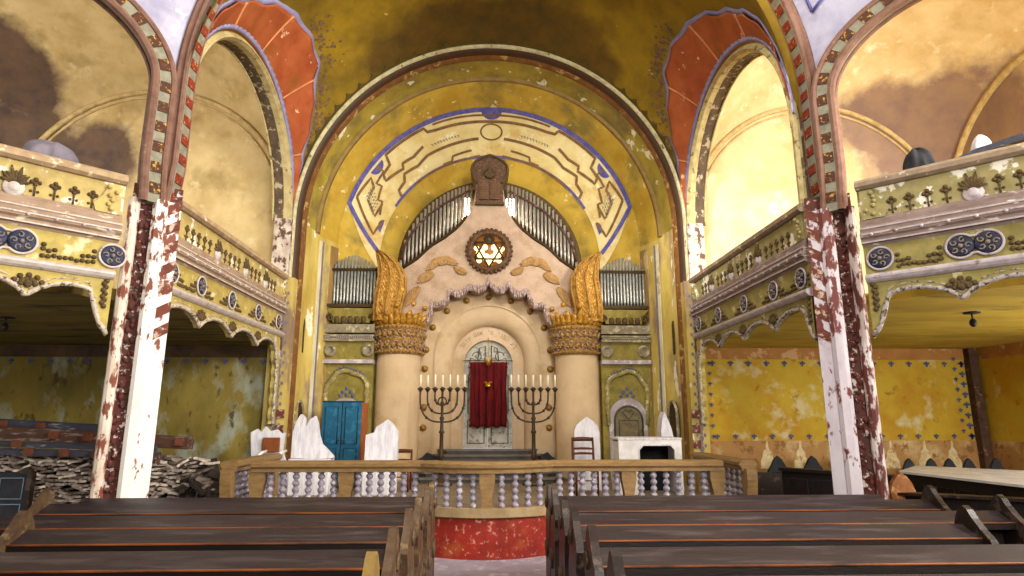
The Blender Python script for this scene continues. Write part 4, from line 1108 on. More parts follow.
# ------------------------------------------------------------------ menorahs with candles
CN = ['outermost left','second from the left','third from the left','middle','third from the right','second from the right','outermost right']
for s, nm in ((-1,'left'),(1,'right')):
    m0 = Vector((s*.885, 12.2, .5))
    t = thing('menorah', f'tall dark seven-branched menorah standing {nm} of the ark steps', 'menorah', m0)
    def P(x,y,z): return m0+Vector((x,y,z))
    b = MB(); b.lathe([(.22,0),(.22,.04),(.12,.1),(.06,.16),(.05,.2)], tuple(m0), 18); b.build('base', M['iron'], t)
    b = MB(); b.lathe([(.045,.18),(.04,.5),(.065,.53),(.04,.57),(.036,.95),(.06,.98),(.036,1.02),(.03,1.2),(.05,1.24),(.028,1.28),(.026,1.5),(.045,1.53),(.022,1.56),(.022,1.78)], tuple(m0), 12); b.build('stem', M['iron'], t)
    for hw, zb in ((.43,1.17),(.29,1.33),(.145,1.5)):
        a = MB(); pts = []
        for k in range(25):
            th = PI+PI*k/24
            c, sn = cos(th), sin(th)
            pts.append(P(hw*(abs(c)**.75)*(1 if c > 0 else -1), 0, zb+(1.66-zb)*(1-abs(sn)**.8)))
        pts = [P(-hw,0,1.79)]+pts+[P(hw,0,1.79)]
        a.tube(pts, .017, 8)
        for k in (4, 8, 18, 22): a.ball(pts[k], .03, 8)
        a.build('branch', M['iron'], t)
    if s < 0:
        a = MB(); a.tube([P(.08*cos(k*PI/10),-.02,1.56+.08*sin(k*PI/10)) for k in range(20)], .014, 6, True); a.build('ring', M['iron'], t)
    for i, x in enumerate((-.43,-.29,-.145,0,.145,.29,.43)):
        c = MB(); c.lathe([(.018,1.74),(.045,1.78),(.06,1.8),(.06,1.815),(.03,1.82),(.026,1.84)], (m0.x+x,m0.y,m0.z), 10); c.build('candle_cup', M['iron'], t)
        h = .25-.02*random.random()
        c = MB(); c.lathe([(.019,1.825),(.018,1.825+h),(.008,1.83+h)], (m0.x+x,m0.y,m0.z), 10); c.tube([P(x,0,1.83+h),P(x+.003,0,1.85+h)], .003, 4)
        tag(c.build('candle', M['wax']), f'white candle in the {CN[i]} cup of the {nm} menorah', 'candle', f'candles of the {nm} menorah')

# ------------------------------------------------------------------ organ pipes
def pipe(mb, x, y, z0, z1, r, foot=.22, n=8):
    mb.lathe([(r*.25,z0),(r,z0+foot),(r,z1)], (x,y,0), n)
for s, nm in ((-1,'left'),(1,'right')):
    t = thing('organ_fan', f'fan of organ pipes rising along the arch, {nm} of the onion finial', 'organ pipes', (s*1.2, 13.85, 5.3))
    OY = 13.8
    k = 0; x = .44
    rail1 = []; rail2 = []
    while x < 2.06:
        zt = 5.2+sqrt(max(2.03**2-x*x,0))*1.0
        xf = x*13.2/OY
        # facade height at xf
        zf = 4.9
        for (a,bb),(c,d) in zip(bell,bell[1:]):
            if a <= -xf <= c and c > a: zf = bb+(d-bb)*(-xf-a)/(c-a)
        zb = 1.75+(zf-1.75)*OY/13.2+.06
        if x < .5: zb = 6.35
        if zt-zb > .12:
            p = MB(); pipe(p, s*x, OY, zb, zt-.04, .029, min(.2,.3*(zt-zb))); pp_ = p.build('pipe', M['pipe'], t)
            q = MB(); q.lathe([(.009,zb),(.031,zb+min(.2,.3*(zt-zb))),(.031,zb+min(.2,.3*(zt-zb))+.05)], (s*x,OY-.004,0), 8); q.build('pipe_foot', M['pipe_foot'], pp_)
            rail1.append((s*x,OY-.045,zb+.74*(zt-zb))); rail2.append((s*x,OY,zb-.01))
        x += .088; k += 1
    q = MB(); q.tube(rail1, .028, 6); q.build('pipe_rail', M['beam'], t)
    q = MB(); q.tube(rail2, .04, 6); q.build('wind_rail', M['organ_dark'], t)
    # side organ above the wall cabinet
    t = thing('side_organ', f'bank of organ pipes above the carved cabinet {nm} of the ark', 'organ pipes', (s*2.92, 13.1, 4.1))
    q = MB(); q.box((min(s*2.42,s*3.44),13.22,4.1),(max(s*2.42,s*3.44),13.29,4.95)); q.build('back_board', M['organ_dark'], t)
    xs_ = [2.47+.071*i for i in range(14)]
    for i, x in enumerate(xs_):
        f = abs(i-6.5)/6.5
        p = MB(); pipe(p, s*x, 13.12, 4.1, 5.22-.16*f*f-.1*f, .027, .12); p.build('pipe', M['pipe_green'], t)
    q = MB(); q.box((min(s*2.42,s*3.43),13.07,4.86),(max(s*2.42,s*3.43),13.1,4.92))
    for i in range(24): q.ball((s*(2.44+.042*i),13.065,4.89), .018, 6)
    q.build('pipe_rail', M['organ_dark'], t)
    q = MB(); q.box((min(s*2.42,s*3.44),12.98,4.05),(max(s*2.42,s*3.44),13.28,4.12)); q.build('wind_chest', M['organ_dark'], t)
    # carved cabinet under it
    cb_ = thing('wall_cabinet', f'olive carved panelled cabinet front below the {nm} organ pipes', 'cabinet', (s*2.92, 13.1, .5))
    x0, x1 = 2.4, 3.45
    def bx(mb, a, c, y0, y1, z0, z1): mb.box((min(s*a,s*c),y0,z0),(max(s*a,s*c),y1,z1))
    q = MB(); q.prism([(x0+.12,3.72),(x0+.06,3.9),(x0+.02,4.03),(x1,4.03),(x1-.1,3.9),(x1-.16,3.72)], lambda a,c,d: (s*a,d,c), 13.0, 13.28); q.build('bracket_panel', M['case_olive'], cb_)
    q = MB()
    for i in range(5): q.lathe([(.02,3.68),(.06,3.76),(.05,3.84),(.01,3.86)], (s*(x0+.24+.14*i),12.99,0), 8)
    for c in (x0+.06, x1-.1): q.tube([(s*(c+.07*cos(k*.7)*(1-k/14)),12.98,3.82+.1*sin(k*.7)*(1-k/14)) for k in range(13)], .022, 6)
    q.build('carved_drop', M['relief_dark'], cb_)
    q = MB(); bx(q,x0,x1,12.95,13.28,3.5,3.68); bx(q,x0,x1,12.92,13.28,3.42,3.46); bx(q,x0,x1,12.94,13.28,3.32,3.38); q.build('cornice', M['case_grey'], cb_)
    q = MB()
    for i in range(26): q.ball((s*(x0+.03+.039*i),12.93,3.4), .016, 6)
    q.build('bead_row', M['para_silver'], cb_)
    q = MB(); bx(q,x0,x1,13.02,13.28,2.94,3.32); q.build('frieze', M['case_olive'], cb_)
    for c in (x0+.12, x1-.14):
        q = MB(); q.lathe([(.13,0),(.13,.05),(.08,.06),(.07,.03),(.0,.03)], n=16, M=Matrix.Translation((s*c,13.02,3.13)) @ Matrix.Rotation(R(90),4,'X'))
        q.build('rosette', M['case_grey'], cb_)
    q = MB(); bx(q,x0,x1,12.96,13.28,2.86,2.94); q.build('ledge', M['case_lav'], cb_)
    q = MB(); bx(q,x0,x1,13.06,13.28,.5,2.86); q.build('panel', M['case_olive'], cb_)
    q = MB()
    cx0 = (x0+x1)/2
    def lob(a): 
        return (.36+.05*cos(4*a))
    pts = [(s*(cx0-.4),13.05,1.6),(s*(cx0-.42),13.05,2.1)]+[(s*(cx0-(.4+.05*abs(sin(2.5*a)))*cos(a)),13.05,2.25+(.42+.05*abs(sin(2.5*a)))*sin(a)) for a in [PI*k/20 for k in range(21)]]+[(s*(cx0+.42),13.05,2.1),(s*(cx0+.4),13.05,1.6)]
    q.tube(pts, .055, 6); q.tube([(a*1.0,b_-.02,c+.0) for a,b_,c in pts], .02, 6); q.build('scalloped_moulding', M['case_arch'], cb_)
    q = MB()
    for p_ in pts[1:-1]: q.ball((p_[0],13.04,p_[2]+.07), .025, 6)
    for p_ in ((0,2.35),(-.08,2.28),(.08,2.28),(0,2.22),(-.13,2.2),(.13,2.2)): q.ball((s*(cx0+p_[0]),13.05,p_[1]), .035, 6, (1,.4,1.3))
    q.build('painted_flower', M['stencil'], cb_)
    q = MB(); n=18
    o = [(cx0-.4,.5),(cx0-.4,1.75)]+[(cx0-.4*cos(PI*k/n),1.75+.4*sin(PI*k/n)) for k in range(n+1)]+[(cx0+.4,1.75),(cx0+.4,.5)]
    q.prism(o, lambda a,c,d: (s*a,d,c), 13.02, 13.07); q.build('door_surround', M['case_lav'], cb_)
    q = MB()
    o = [(cx0-.29,.5),(cx0-.29,1.7)]+[(cx0-.29*cos(PI*k/n),1.7+.29*sin(PI*k/n)) for k in range(n+1)]+[(cx0+.29,1.7),(cx0+.29,.5)]
    q.prism(o, lambda a,c,d: (s*a,d,c), 12.99, 13.03); dd = q.build('door', M['door_brown'], cb_)
    q = MB()
    q.tube([(s*a,12.985,c) for a,c in o], .02, 6)
    for z0 in (.7, 1.25): q.tube([(s*(cx0-.2),12.985,z0),(s*(cx0+.2),12.985,z0),(s*(cx0+.2),12.985,z0+.45),(s*(cx0-.2),12.985,z0+.45)], .014, 5, True)
    q.tube([(s*cx0,12.985,1.72),(s*(cx0+.12),12.985,1.86),(s*(cx0+.06),12.985,1.92),(s*cx0,12.985,1.86),(s*(cx0-.06),12.985,1.92),(s*(cx0-.12),12.985,1.86)], .012, 5, True)
    q.build('panel_moulding', M['door_line'], dd)
    # small arched niche in the splayed reveal beside the cabinet
    ni = MB(); Xr = s*3.72
    pts = [(12.3+.28*k/1, z) for k, z in ()]
    a0, a1 = Vector((s*3.74,12.14,0)), Vector((s*3.67,12.48,0))
    def nf(a, c, d): p = a0.lerp(a1, a); return (p.x-s*.03*d, p.y-.0*d, c)
    o = [(0,.5),(0,1.75)]+[(.5-.5*cos(PI*k/14),1.75+.32*sin(PI*k/14)) for k in range(15)]+[(1,1.75),(1,.5)]
    nt_ = thing('niche_door', f'small dark arched niche door in the splayed {nm} jamb of the apse', 'niche', (s*3.7,12.3,.5))
    ni.prism(o, nf, 0, 1.6); ni.build('door_leaf', M['organ_dark'], nt_)
    ni = MB(); ni.tube([nf(a,c,1.6) for a,c in o], .03, 6); ni.build('surround', M['case_grey'], nt_)

# ------------------------------------------------------------------ balustrade of the apse platform
def bal_profile(h=.5):
    P = [(.055,0),(.055,.05),(.03,.06)]
    nb_ = 5; z = .06; step = (h-.12)/nb_
    for k in range(nb_):
        for q in range(7):
            a = PI*q/6; P.append((.022+.026*sin(a), z+step*q/6))
        z += step
    P += [(.03,h-.06),(.05,h-.05),(.05,h)]
    return P
def post(par, x, y, wd=.2, ax=(1,0)):
    # waisted flat post
    o = [(-.5,0),(.5,0),(.5,.08),(.36,.14),(.32,.25),(.42,.36),(.5,.44),(.5,.58),(-.5,.58),(-.5,.44),(-.42,.36),(-.32,.25),(-.36,.14),(-.5,.08)]
    D = Vector((ax[0],ax[1],0)); Q = Vector((-ax[1],ax[0],0)); c = Vector((x,y,.5))
    b = MB(); b.prism([(a*wd,z) for a,z in o], lambda a,z,d: c+D*a+Q*d+Vector((0,0,z)), -.07, .07)
    b.build('post', M['rail_tan'], par)
def railing(label, path, posts, n_between, pw=.2):
    """path: list of (x,y); posts: list of param 0..1 along the path"""
    Pv = [Vector((x,y,0)) for x,y in path]
    d = [0]
    for a, c in zip(Pv, Pv[1:]): d.append(d[-1]+(c-a).length)
    def at(t):
        q = t*d[-1]; k = 0
        while k < len(Pv)-2 and d[k+1] < q: k += 1
        f = (q-d[k])/(d[k+1]-d[k]); tg = (Pv[k+1]-Pv[k]).normalized()
        return Pv[k].lerp(Pv[k+1], f), tg
    c, _ = at(.5)
    t = thing('balustrade', label, 'balustrade', (c.x,c.y,.5))
    prof = [(-.09,1.05),(-.09,1.09),(-.12,1.12),(-.12,1.16),(-.08,1.19),(.08,1.19),(.12,1.16),(.12,1.12),(.09,1.09),(.09,1.05)]
    b = MB(); n = 30 if len(path) > 2 else 2; vs = []
    for i in range(n+1):
        p, tg = at(i/n); q = Vector((-tg.y,tg.x,0))
        vs += [p+q*a+Vector((0,0,z)) for a,z in prof]
    m = len(prof)
    b.add(vs, [(i*m+k,i*m+(k+1)%m,(i+1)*m+(k+1)%m,(i+1)*m+k) for i in range(n) for k in range(m)]+[tuple(range(m)),tuple(range(n*m,n*m+m))])
    b.build('handrail', M['rail_tan'], t)
    b = MB(); vs = []
    for i in range(n+1):
        p, tg = at(i/n); q = Vector((-tg.y,tg.x,0)); vs += [p+q*a+Vector((0,0,z)) for a,z in ((-.08,.5),(.08,.5),(.08,.54),(-.08,.54))]
    b.add(vs, [(i*4+k,i*4+(k+1)%4,(i+1)*4+(k+1)%4,(i+1)*4+k) for i in range(n) for k in range(4)]+[(0,1,2,3),(n*4,n*4+1,n*4+2,n*4+3)])
    b.build('base_rail', M['plinth'], t)
    for q in posts:
        p, tg = at(q); post(t, p.x, p.y, pw, (tg.x,tg.y))
    ps = sorted(posts)
    if ps[0] > .05: ps = [-.02]+ps
    if ps[-1] < .95: ps = ps+[1.02]
    for a, c in zip(ps, ps[1:]):
        for k in range(n_between):
            p, tg = at(min(max(a+(c-a)*(k+1)/(n_between+1),.01),.99))
            b = MB(); b.lathe([(r,z+.54) for r,z in bal_profile(.55)], (p.x,p.y,0), 10); b.build('baluster', M['baluster'], t)
    return t
railing('front balustrade of turned balusters left of the curved middle', [(-3.1,8.62),(-.86,8.62)], [.03,.55], 6)
railing('front balustrade of turned balusters right of the curved middle', [(.86,8.62),(3.18,8.62)], [.45,.97], 6)
railing('bowed middle balustrade above the red platform wall', [(x, bow(x)) for x in [-.82+1.64*i/24 for i in range(25)]], [.5], 4)
railing('side balustrade at the left end of the apse platform', [(-3.42,8.62),(-3.42,10.4)], [.0,.98], 9)
railing('side balustrade at the right end of the apse platform', [(3.52,8.5),(3.52,10.5)], [.0,.98], 9)

# ------------------------------------------------------------------ pews
def end_profile():
    # (y, z): y towards the apse
    return [(-.24,0),(.22,0),(.22,.45),(.21,.6),(.19,.66),(.16,.72),(.13,.84),(.09,.98),(.04,1.05),(0,1.075),(-.045,1.05),(-.09,.99),(-.16,.92),(-.24,.86),(-.27,.8),(-.23,.72),(-.2,.55),(-.22,.35),(-.24,.2)]
def make_pew(x0, x1, Y, label, lp, rp, endm_l, endm_r, group):
    t = thing('pew', label, 'pew', ((x0+x1)/2, Y, 0), group)
    b = MB(); b.bbox((x0,Y-.012,.12),(x1,Y+.02,.9), .006); b.build('backrest', M['pew_dark'], t)
    dz = -.01 if Y > 6.8 else 0
    b = MB(); b.prism([(.03,.905+dz),(-.15,.83+dz),(-.15,.858+dz),(.03,.933+dz)], lambda a,c,d: (d,Y+a,c), x0-.02, x1+.02); bl = b.build('book_ledge', M['pew_top'], t)
    b = MB(); b.bbox((x0-.02,Y-.165,.8+dz),(x1+.02,Y-.148,.852+dz), .004); li = b.build('ledge_lip', M['pew_dark'], t)
    b = MB(); b.bbox((x0-.02,Y-.169,.852+dz),(x1+.02,Y-.146,.864+dz), .003); b.build('lit_worn_edge', M['pew_edge'], li)  # orange strip paints the highlight along the worn lip
    b = MB(); b.box((x0,Y-.14,.62),(x1,Y-.01,.645)); b.build('book_shelf', M['pew_dark'], t)
    b = MB(); b.bbox((x0,Y+.02,.42),(x1,Y+(.12 if Y > 6.8 else .2 if Y > 6.3 else .34),.46), .01); b.build('seat', M['pew_top'], t)
    for x, has, m, s in ((x0,lp,endm_l,-1),(x1,rp,endm_r,1)):
        if not has: continue
        b = MB(); b.prism(end_profile(), lambda a,c,d: (x+s*d,Y+a,c), .0, .055); e = b.build('end_panel', m, t)
        for (yy,zz,rr) in ((.02,.86,.06),(.03,.4,.1)):
            b = MB(); b.lathe([(rr,0),(rr*.9,.02),(rr*.5,.012),(0.001,.03)], n=14, M=Matrix.Translation((x+s*.055,Y+yy,zz)) @ Matrix.Rotation(R(90*s),4,'Y'))
            b.build('rosette', M['pew_end'], e)
    return t
rows = [('front', 6.93), ('second', 6.43), ('third', 5.64), ('fourth', 4.97), ('fifth', 4.17), ('rearmost visible', 3.42)]
LX0 = [-4.2, -4.25, -5.3, -3.42, -4.6, -4.2]; RX1 = [4.3, 4.5, 4.58, 3.74, 4.9, 4.2]
for i, (nm, Y) in enumerate(rows):
    far = {0:'nearest the balustrade',5:'farthest from the balustrade'}.get(i, 'counting back from the balustrade')
    make_pew(LX0[i], -.62, Y, f'dark wooden pew, {nm} row of the left block, {far}', i in (1,3), True, M['pew_end'], M['pew_end_lit'] if i == 5 else M['pew_end'], 'pews of the left block')
    make_pew(.7, RX1[i], Y, f'dark wooden pew, {nm} row of the right block, {far}', True, i in (1,2,3), M['pew_end_dark'], M['pew_end_dark'], 'pews of the right block')
# ------------------------------------------------------------------ furniture on the platform
def boxes(t, name, m, L):
    b = MB()
    for lo, hi in L: b.bbox(lo, hi, .008)
    return b.build(name, m, t)
w = thing('wardrobe', 'blue two-door wardrobe with orange side standing left of the ark', 'wardrobe', (-2.65,12.1,.5))
boxes(w, 'carcass', M['orange_wood'], [((-3.05,11.84,.5),(-2.33,12.35,2.03))])
boxes(w, 'cornice', M['teal_dark'], [((-3.08,11.8,2.03),(-2.36,12.1,2.06))])
for i, (a, c) in enumerate(((-3.07,-2.715),(-2.70,-2.35))):
    b = MB(); b.bbox((a,11.78,.53),(c,11.83,2.03), .008); d = b.build('door', M['teal'], w)
    b = MB()
    for z0, z1 in ((.6,1.2),(1.28,1.95)): b.tube([(a+.06,11.777,z0),(c-.06,11.777,z0),(c-.06,11.777,z1),(a+.06,11.777,z1)], .008, 5, True)
    b.build('panel_moulding', M['teal_dark'], d)
    b = MB(); xk = c-.03 if i == 0 else a+.03; b.ball((xk,11.765,1.35), .015, 6); b.tube([(xk,11.77,1.27),(xk,11.77,1.33)], .008, 5); b.build('handle', M['iron'], d)
def gable_chair(name, label, cat, out, y, th=.1, seat=None, extra=None):
    xs_ = [p[0] for p in out]
    t = thing(name, label, cat, ((min(xs_)+max(xs_))/2, y, .5))
    b = MB(); b.prism(out, lambda a,c,d: (a,d+.06*(c-.5),c), y, y+th, False); b.build('backrest', M['white_cloth'], t)
    if seat:
        x0, x1, z, dep = seat
        b = MB()
        def cl(u, v, d):
            return (x0+(x1-x0)*u+.012*sin(v*20)*(1 if u > .5 else -1), y+.05-dep*min(1, v*1.0 if v < .5 else .5+0*v)*2 if False else y+.05-dep*min(1,v*2)+.015*sin(u*17)*max(0,v*2-1), (z-.02*sin(PI*u)) if v < .5 else z-(z-.52)*(v-.5)*2-d)
        b.slab(cl, 14, 16, .015); 
        b.bbox((x0+.02,y-dep+.03,.5),(x1-.02,y+.04,z-.04), .01)
        b.build('seat_cover', M['white_cloth'], t)
    return t
# white armchair with brown panel (far left)
t = gable_chair('white_chair', 'white painted throne chair with a brown panel beside the left side balustrade', 'chair',
    [(-3.85,.5),(-4.02,1.05),(-4.08,1.5),(-3.98,1.56),(-3.9,1.5),(-3.84,1.6),(-3.76,1.52),(-3.64,1.55),(-3.56,1.48),(-3.5,1.5),(-3.52,1.2),(-3.4,.9),(-3.34,.5)], 11.0, .08)
b = MB(); b.bbox((-3.84,10.97,1.18),(-3.55,11.02,1.42), .01, Matrix.Rotation(0,4,'X')); b.build('upholstered_panel', M['brown_panel'], t)
b = MB(); b.bbox((-3.78,10.55,.86),(-3.4,11.0,.93), .01); b.build('seat', M['white_paint'], t)
for x in (-3.76,-3.44):
    for y in (10.58,):
        b = MB(); b.bbox((x-.025,y-.025,.5),(x+.025,y+.025,.88), .006); b.build('leg', M['white_paint'], t)
    b = MB(); b.tube([(x,11.0,1.2),(x,10.75,1.18),(x,10.56,1.12),(x,10.56,.9)], .025, 8); b.build('armrest', M['white_paint'], t)
gable_chair('draped_chair', 'white draped chair with a twin-peaked back, in front of the left apse jamb', 'chair',
    [(-3.36,.5),(-3.38,1.5),(-3.33,1.7),(-3.27,1.81),(-3.2,1.76),(-3.16,1.6),(-3.1,1.72),(-3.02,1.78),(-2.97,1.66),(-2.93,1.45),(-2.87,1.3),(-2.76,1.2),(-2.66,1.1),(-2.64,.5)], 11.05, .12, (-3.3,-2.6,1.08,.4))
gable_chair('draped_chair', 'white draped chair with a house-shaped back, right of the blue wardrobe', 'chair',
    [(-2.12,.5),(-2.12,1.46),(-1.98,1.5),(-1.94,1.6),(-1.84,1.66),(-1.76,1.72),(-1.68,1.66),(-1.6,1.56),(-1.56,1.5),(-1.56,.5)], 11.05, .14, (-2.08,-1.6,.98,.45))
gable_chair('draped_chair', 'white pointed chair back standing behind the wooden chair right of the ark', 'chair',
    [(1.56,.5),(1.56,1.52),(1.6,1.62),(1.7,1.7),(1.8,1.77),(1.9,1.7),(1.99,1.6),(2.02,1.5),(2.02,.5)], 11.3, .12)
gable_chair('draped_chair', 'narrow white pointed chair back behind the right end of the white table', 'chair',
    [(3.2,.5),(3.2,1.5),(3.24,1.75),(3.29,1.86),(3.33,1.75),(3.4,1.55),(3.44,1.3),(3.44,.5)], 11.5, .3)
# white cloth covered table
tt = thing('white_table', 'white painted table with a dark chamfered kneehole, right of the wooden chair', 'table', (2.76,10.9,.5))
x0, x1, y0, y1 = 2.2, 3.22, 10.6, 11.3
x0, x1 = 2.2, 3.27
boxes(tt, 'table_top', M['white_cloth'], [((x0-.01,y0-.01,1.38),(x1+.01,y1+.02,1.42))])
OP = [(2.54,.5),(2.54,1.22),(2.62,1.3),(3.08,1.3),(3.15,1.22),(3.15,.5)]
b = MB(); b.prism([(x0,.5),(x0,1.38),(x1,1.38),(x1,.5)]+OP[::-1], lambda a,c,d: (a,d,c), y0, y0+.06); b.build('front_panel', M['white_paint'], tt)
boxes(tt, 'side_panel', M['white_paint'], [((x0,y0+.06,.5),(x0+.05,y1,1.36))]); boxes(tt, 'side_panel', M['white_paint'], [((x1-.05,y0+.06,.5),(x1,y1,1.36))])
boxes(tt, 'back_panel', M['dark_cloth'], [((x0+.05,y1-.05,.5),(x1-.05,y1,1.37))])
b = MB(); b.tube([(a,y0-.005,c) for a,c in OP], .016, 6); b.build('edge_moulding', M['white_cloth'], tt)
# wooden chairs
def wooden_chair(label, cx, cy, w_, z0, zs, zt, yaw=0):
    t = thing('wooden_chair', label, 'chair', (cx,cy,z0))
    b = MB(); b.bbox((cx-w_/2,cy-.2,z0+zs-.025),(cx+w_/2,cy+.2,z0+zs), .008); b.build('seat', M['chair_wood'], t)
    for sx_ in (-1,1):
        x = cx+sx_*(w_/2-.025)
        b = MB(); b.tube([(x,cy-.18,z0),(x,cy-.18,z0+zs-.02)], [.016,.022], 8); b.build('leg', M['chair_wood'], t)
        b = MB(); b.tube([(x,cy+.19,z0),(x,cy+.19,z0+zs),(x*1.0,cy+.25,z0+zt)], [.017,.022,.016], 8); b.build('leg', M['chair_wood'], t)
    for z, h in ((zt-.06,.06),(zt-.2,.03),(zt-.28,.03)):
        if z < zs+.05: continue
        b = MB(); f = (z-zs)/(zt-zs); y = cy+.19+.06*f
        b.slab(lambda u,v,d: (cx-w_/2+.03+(w_-.06)*u, y+.02*sin(PI*u)+d, z0+z+h*v+.012*sin(PI*u)*v), 8, 2, .016); b.build('back_slat', M['chair_wood'], t)
    b = MB()
    for sx_ in (-1,1): b.tube([(cx+sx_*(w_/2-.025),cy-.18,z0+.18),(cx+sx_*(w_/2-.025),cy+.19,z0+.2)], .01, 6)
    b.tube([(cx-w_/2+.03,cy-.18,z0+.25),(cx+w_/2-.03,cy-.18,z0+.25)], .01, 6); b.build('stretcher', M['chair_wood'], t)
wooden_chair('red-brown wooden ladder-back chair right of the ark', 1.62, 10.55, .4, .5, .55, .92)
wooden_chair('low dark wooden chair left of the left menorah', -1.52, 11.3, .36, .5, .42, .69)
# ------------------------------------------------------------------ left aisle: heap, beams, pew front
random.seed(11)
def hz(x): return 1.34-.16*((x+7.6)/3.4)
proto = []
for mname in ('shingle','shingle','shingle_dark','shingle_pale'):
    b = MB(); L_ = .085; 
    def sl(u,v,d): 
        return (-L_+2*L_*u+.012*sin(v*9), -.12+.24*v+.01*sin(u*8), .006*sin(u*5+v*3)+d*1.1)
    b.slab(sl, 4, 3, .03, False)
    proto.append((b, mname))
me_cache = []
cnt = 0
x = -7.7
cols = []
for i in range(300):
    r_ = i//14; 
colsN = 20; per = 15
for c in range(colsN):
    cxp = -7.5+.172*c
    lean = random.uniform(-.08,.08)
    ztop = hz(cxp)-.02
    z = ztop; tiltb = random.choice((-1,1))*random.uniform(.05,.3)
    for k in range(per):
        if cnt >= 296 or z < .2: break
        if me_cache and len(me_cache) >= 4:
            me = random.choice(me_cache); o = bpy.data.objects.new('shingle', me); COL.objects.link(o)
        else:
            bb, mn = proto[len(me_cache)]; o = bb.build('shingle', M[mn]); me_cache.append(o.data)
        o.location = (cxp+lean*(ztop-z)+random.uniform(-.07,.07)+(.09 if k % 2 else 0), 9.62+random.uniform(-.05,.05)-.1*(ztop-z), z-.03)
        o.rotation_euler = (random.uniform(-.08,.08), random.uniform(-.34,.34)*(1 if random.random() < .8 else 2), random.uniform(-.3,.3))
        tag(o, 'weathered grey slat lying in the stacked heap in the left aisle', 'slat', 'slats stacked in the left aisle heap')
        cnt += 1; z -= .053
b = MB()
def heap(u, v):
    x = -8.2+4.0*u; z = hz(x)*min(1, (1-u)*12+.1)
    q = v*3
    yy, zz = ((9.75,0) if v == 0 else (9.8, z*.82) if v < .4 else (10.8, z*.9) if v < .8 else (11.2, 0))
    return (x, yy+.02*sin(x*9), zz+.03*sin(x*7+yy*3) if zz else 0)
b.grid(lambda u,v: heap(u, round(v*3)/3), 40, 3, False)
tag(b.build('slat_heap', M['heap_dark']), 'dark body of the heap behind the stacked slats in the left aisle', 'heap', kind='stuff')
b = MB()
for k in range(90):
    x = random.uniform(-4.5,-3.95); y = random.uniform(9.3,10.2); z = random.uniform(.05, .95)*(1-.5*abs(x+4.4))
    b.box((-.12,-.06,-.02),(.12,.06,.02), Matrix.Translation((x,y,z)) @ Matrix.Rotation(random.uniform(-1,1),4,'Y') @ Matrix.Rotation(random.uniform(0,3),4,'Z'))
tag(b.build('rubble_heap', M['heap_dark']), 'dark jumbled rubble at the right foot of the slat heap', 'rubble', kind='stuff')
def beam(label, p0, p1, r, m, blocks, bm='block_orange', round_=False):
    p0, p1 = Vector(p0), Vector(p1); D = (p1-p0); L_ = D.length; D.normalize()
    up = Vector((0,0,1)); Q = D.cross(up).normalized(); W = Q.cross(D)
    t = thing('salvaged_beam', label, 'beam', (p0+p1)/2, 'salvaged beams on the heap')
    b = MB(); o = [(-r,-r*.8),(r,-r*.8),(r,r*.6),(r*.6,r),(-r*.6,r),(-r,r*.6)]
    b.prism(o, lambda a,c,d: p0+D*d+Q*a+W*c, 0, L_); b.build('timber', M[m], t)
    for s in blocks:
        b = MB(); b.prism([(-.05,-.05),(.05,-.05),(.06,.02),(.035,.055),(-.04,.055),(-.06,.02)], lambda a,c,d: p0+D*(s+a)-Q*(d)*-1+W*(c+r*.2), r*.9 if True else 0, r+.06)
        b.build('end_block', M[bm], t)
beam('thick reddish beam with orange blocks topmost on the slat heap', (-7.9,9.75,1.56), (-4.45,9.7,1.37), .1, 'beam', [1.5,2.0,2.6,3.35])
beam('dark bluish beam lying under the reddish beam on the slat heap', (-7.9,9.52,1.41), (-4.85,9.5,1.3), .045, 'beam_blue', [.6,1.1,2.9])
beam('lowest dark bluish beam with orange blocks on the slat heap', (-7.9,9.42,1.3), (-4.75,9.42,1.21), .05, 'beam_blue', [1.35,1.85,2.3,3.0])
beam('short greyish plank lying far back on top of the slat heap', (-7.9,10.2,1.66), (-5.9,10.1,1.55), .09, 'beam_blue', [.4,1.0])
beam('short brown log poking out of the heap behind the white pier', (-5.3,9.35,1.2), (-4.7,9.3,1.16), .06, 'beam', [.5])
# panelled dark pew front at the lower left
t = thing('panelled_bench', 'dark slate panelled bench front with pale blue lines, lower left corner', 'bench', (-5.9,7.7,0))
b = MB(); b.bbox((-7.1,7.62,0),(-5.27,7.72,1.13), .01); b.build('board', M['slate_blue'], t)
b = MB()
for xa in (-5.6,-5.94,-6.28,-6.62):
    for z0, z1 in ((.62,.78),(.84,1.07)): b.tube([(xa,7.615,z0),(xa+.26,7.615,z0),(xa+.26,7.615,z1),(xa,7.615,z1)], .008, 5, True)
b.build('panel_line', M['slate_line'], t)
b = MB(); b.prism([(-5.3,0),(-5.24,0),(-5.24,1.1),(-5.27,1.17),(-5.33,1.19),(-5.42,1.14),(-5.3,1.1)], lambda a,c,d: (a,d,c), 7.6, 7.66); b.build('end_panel', M['pew_end_dark'], t)
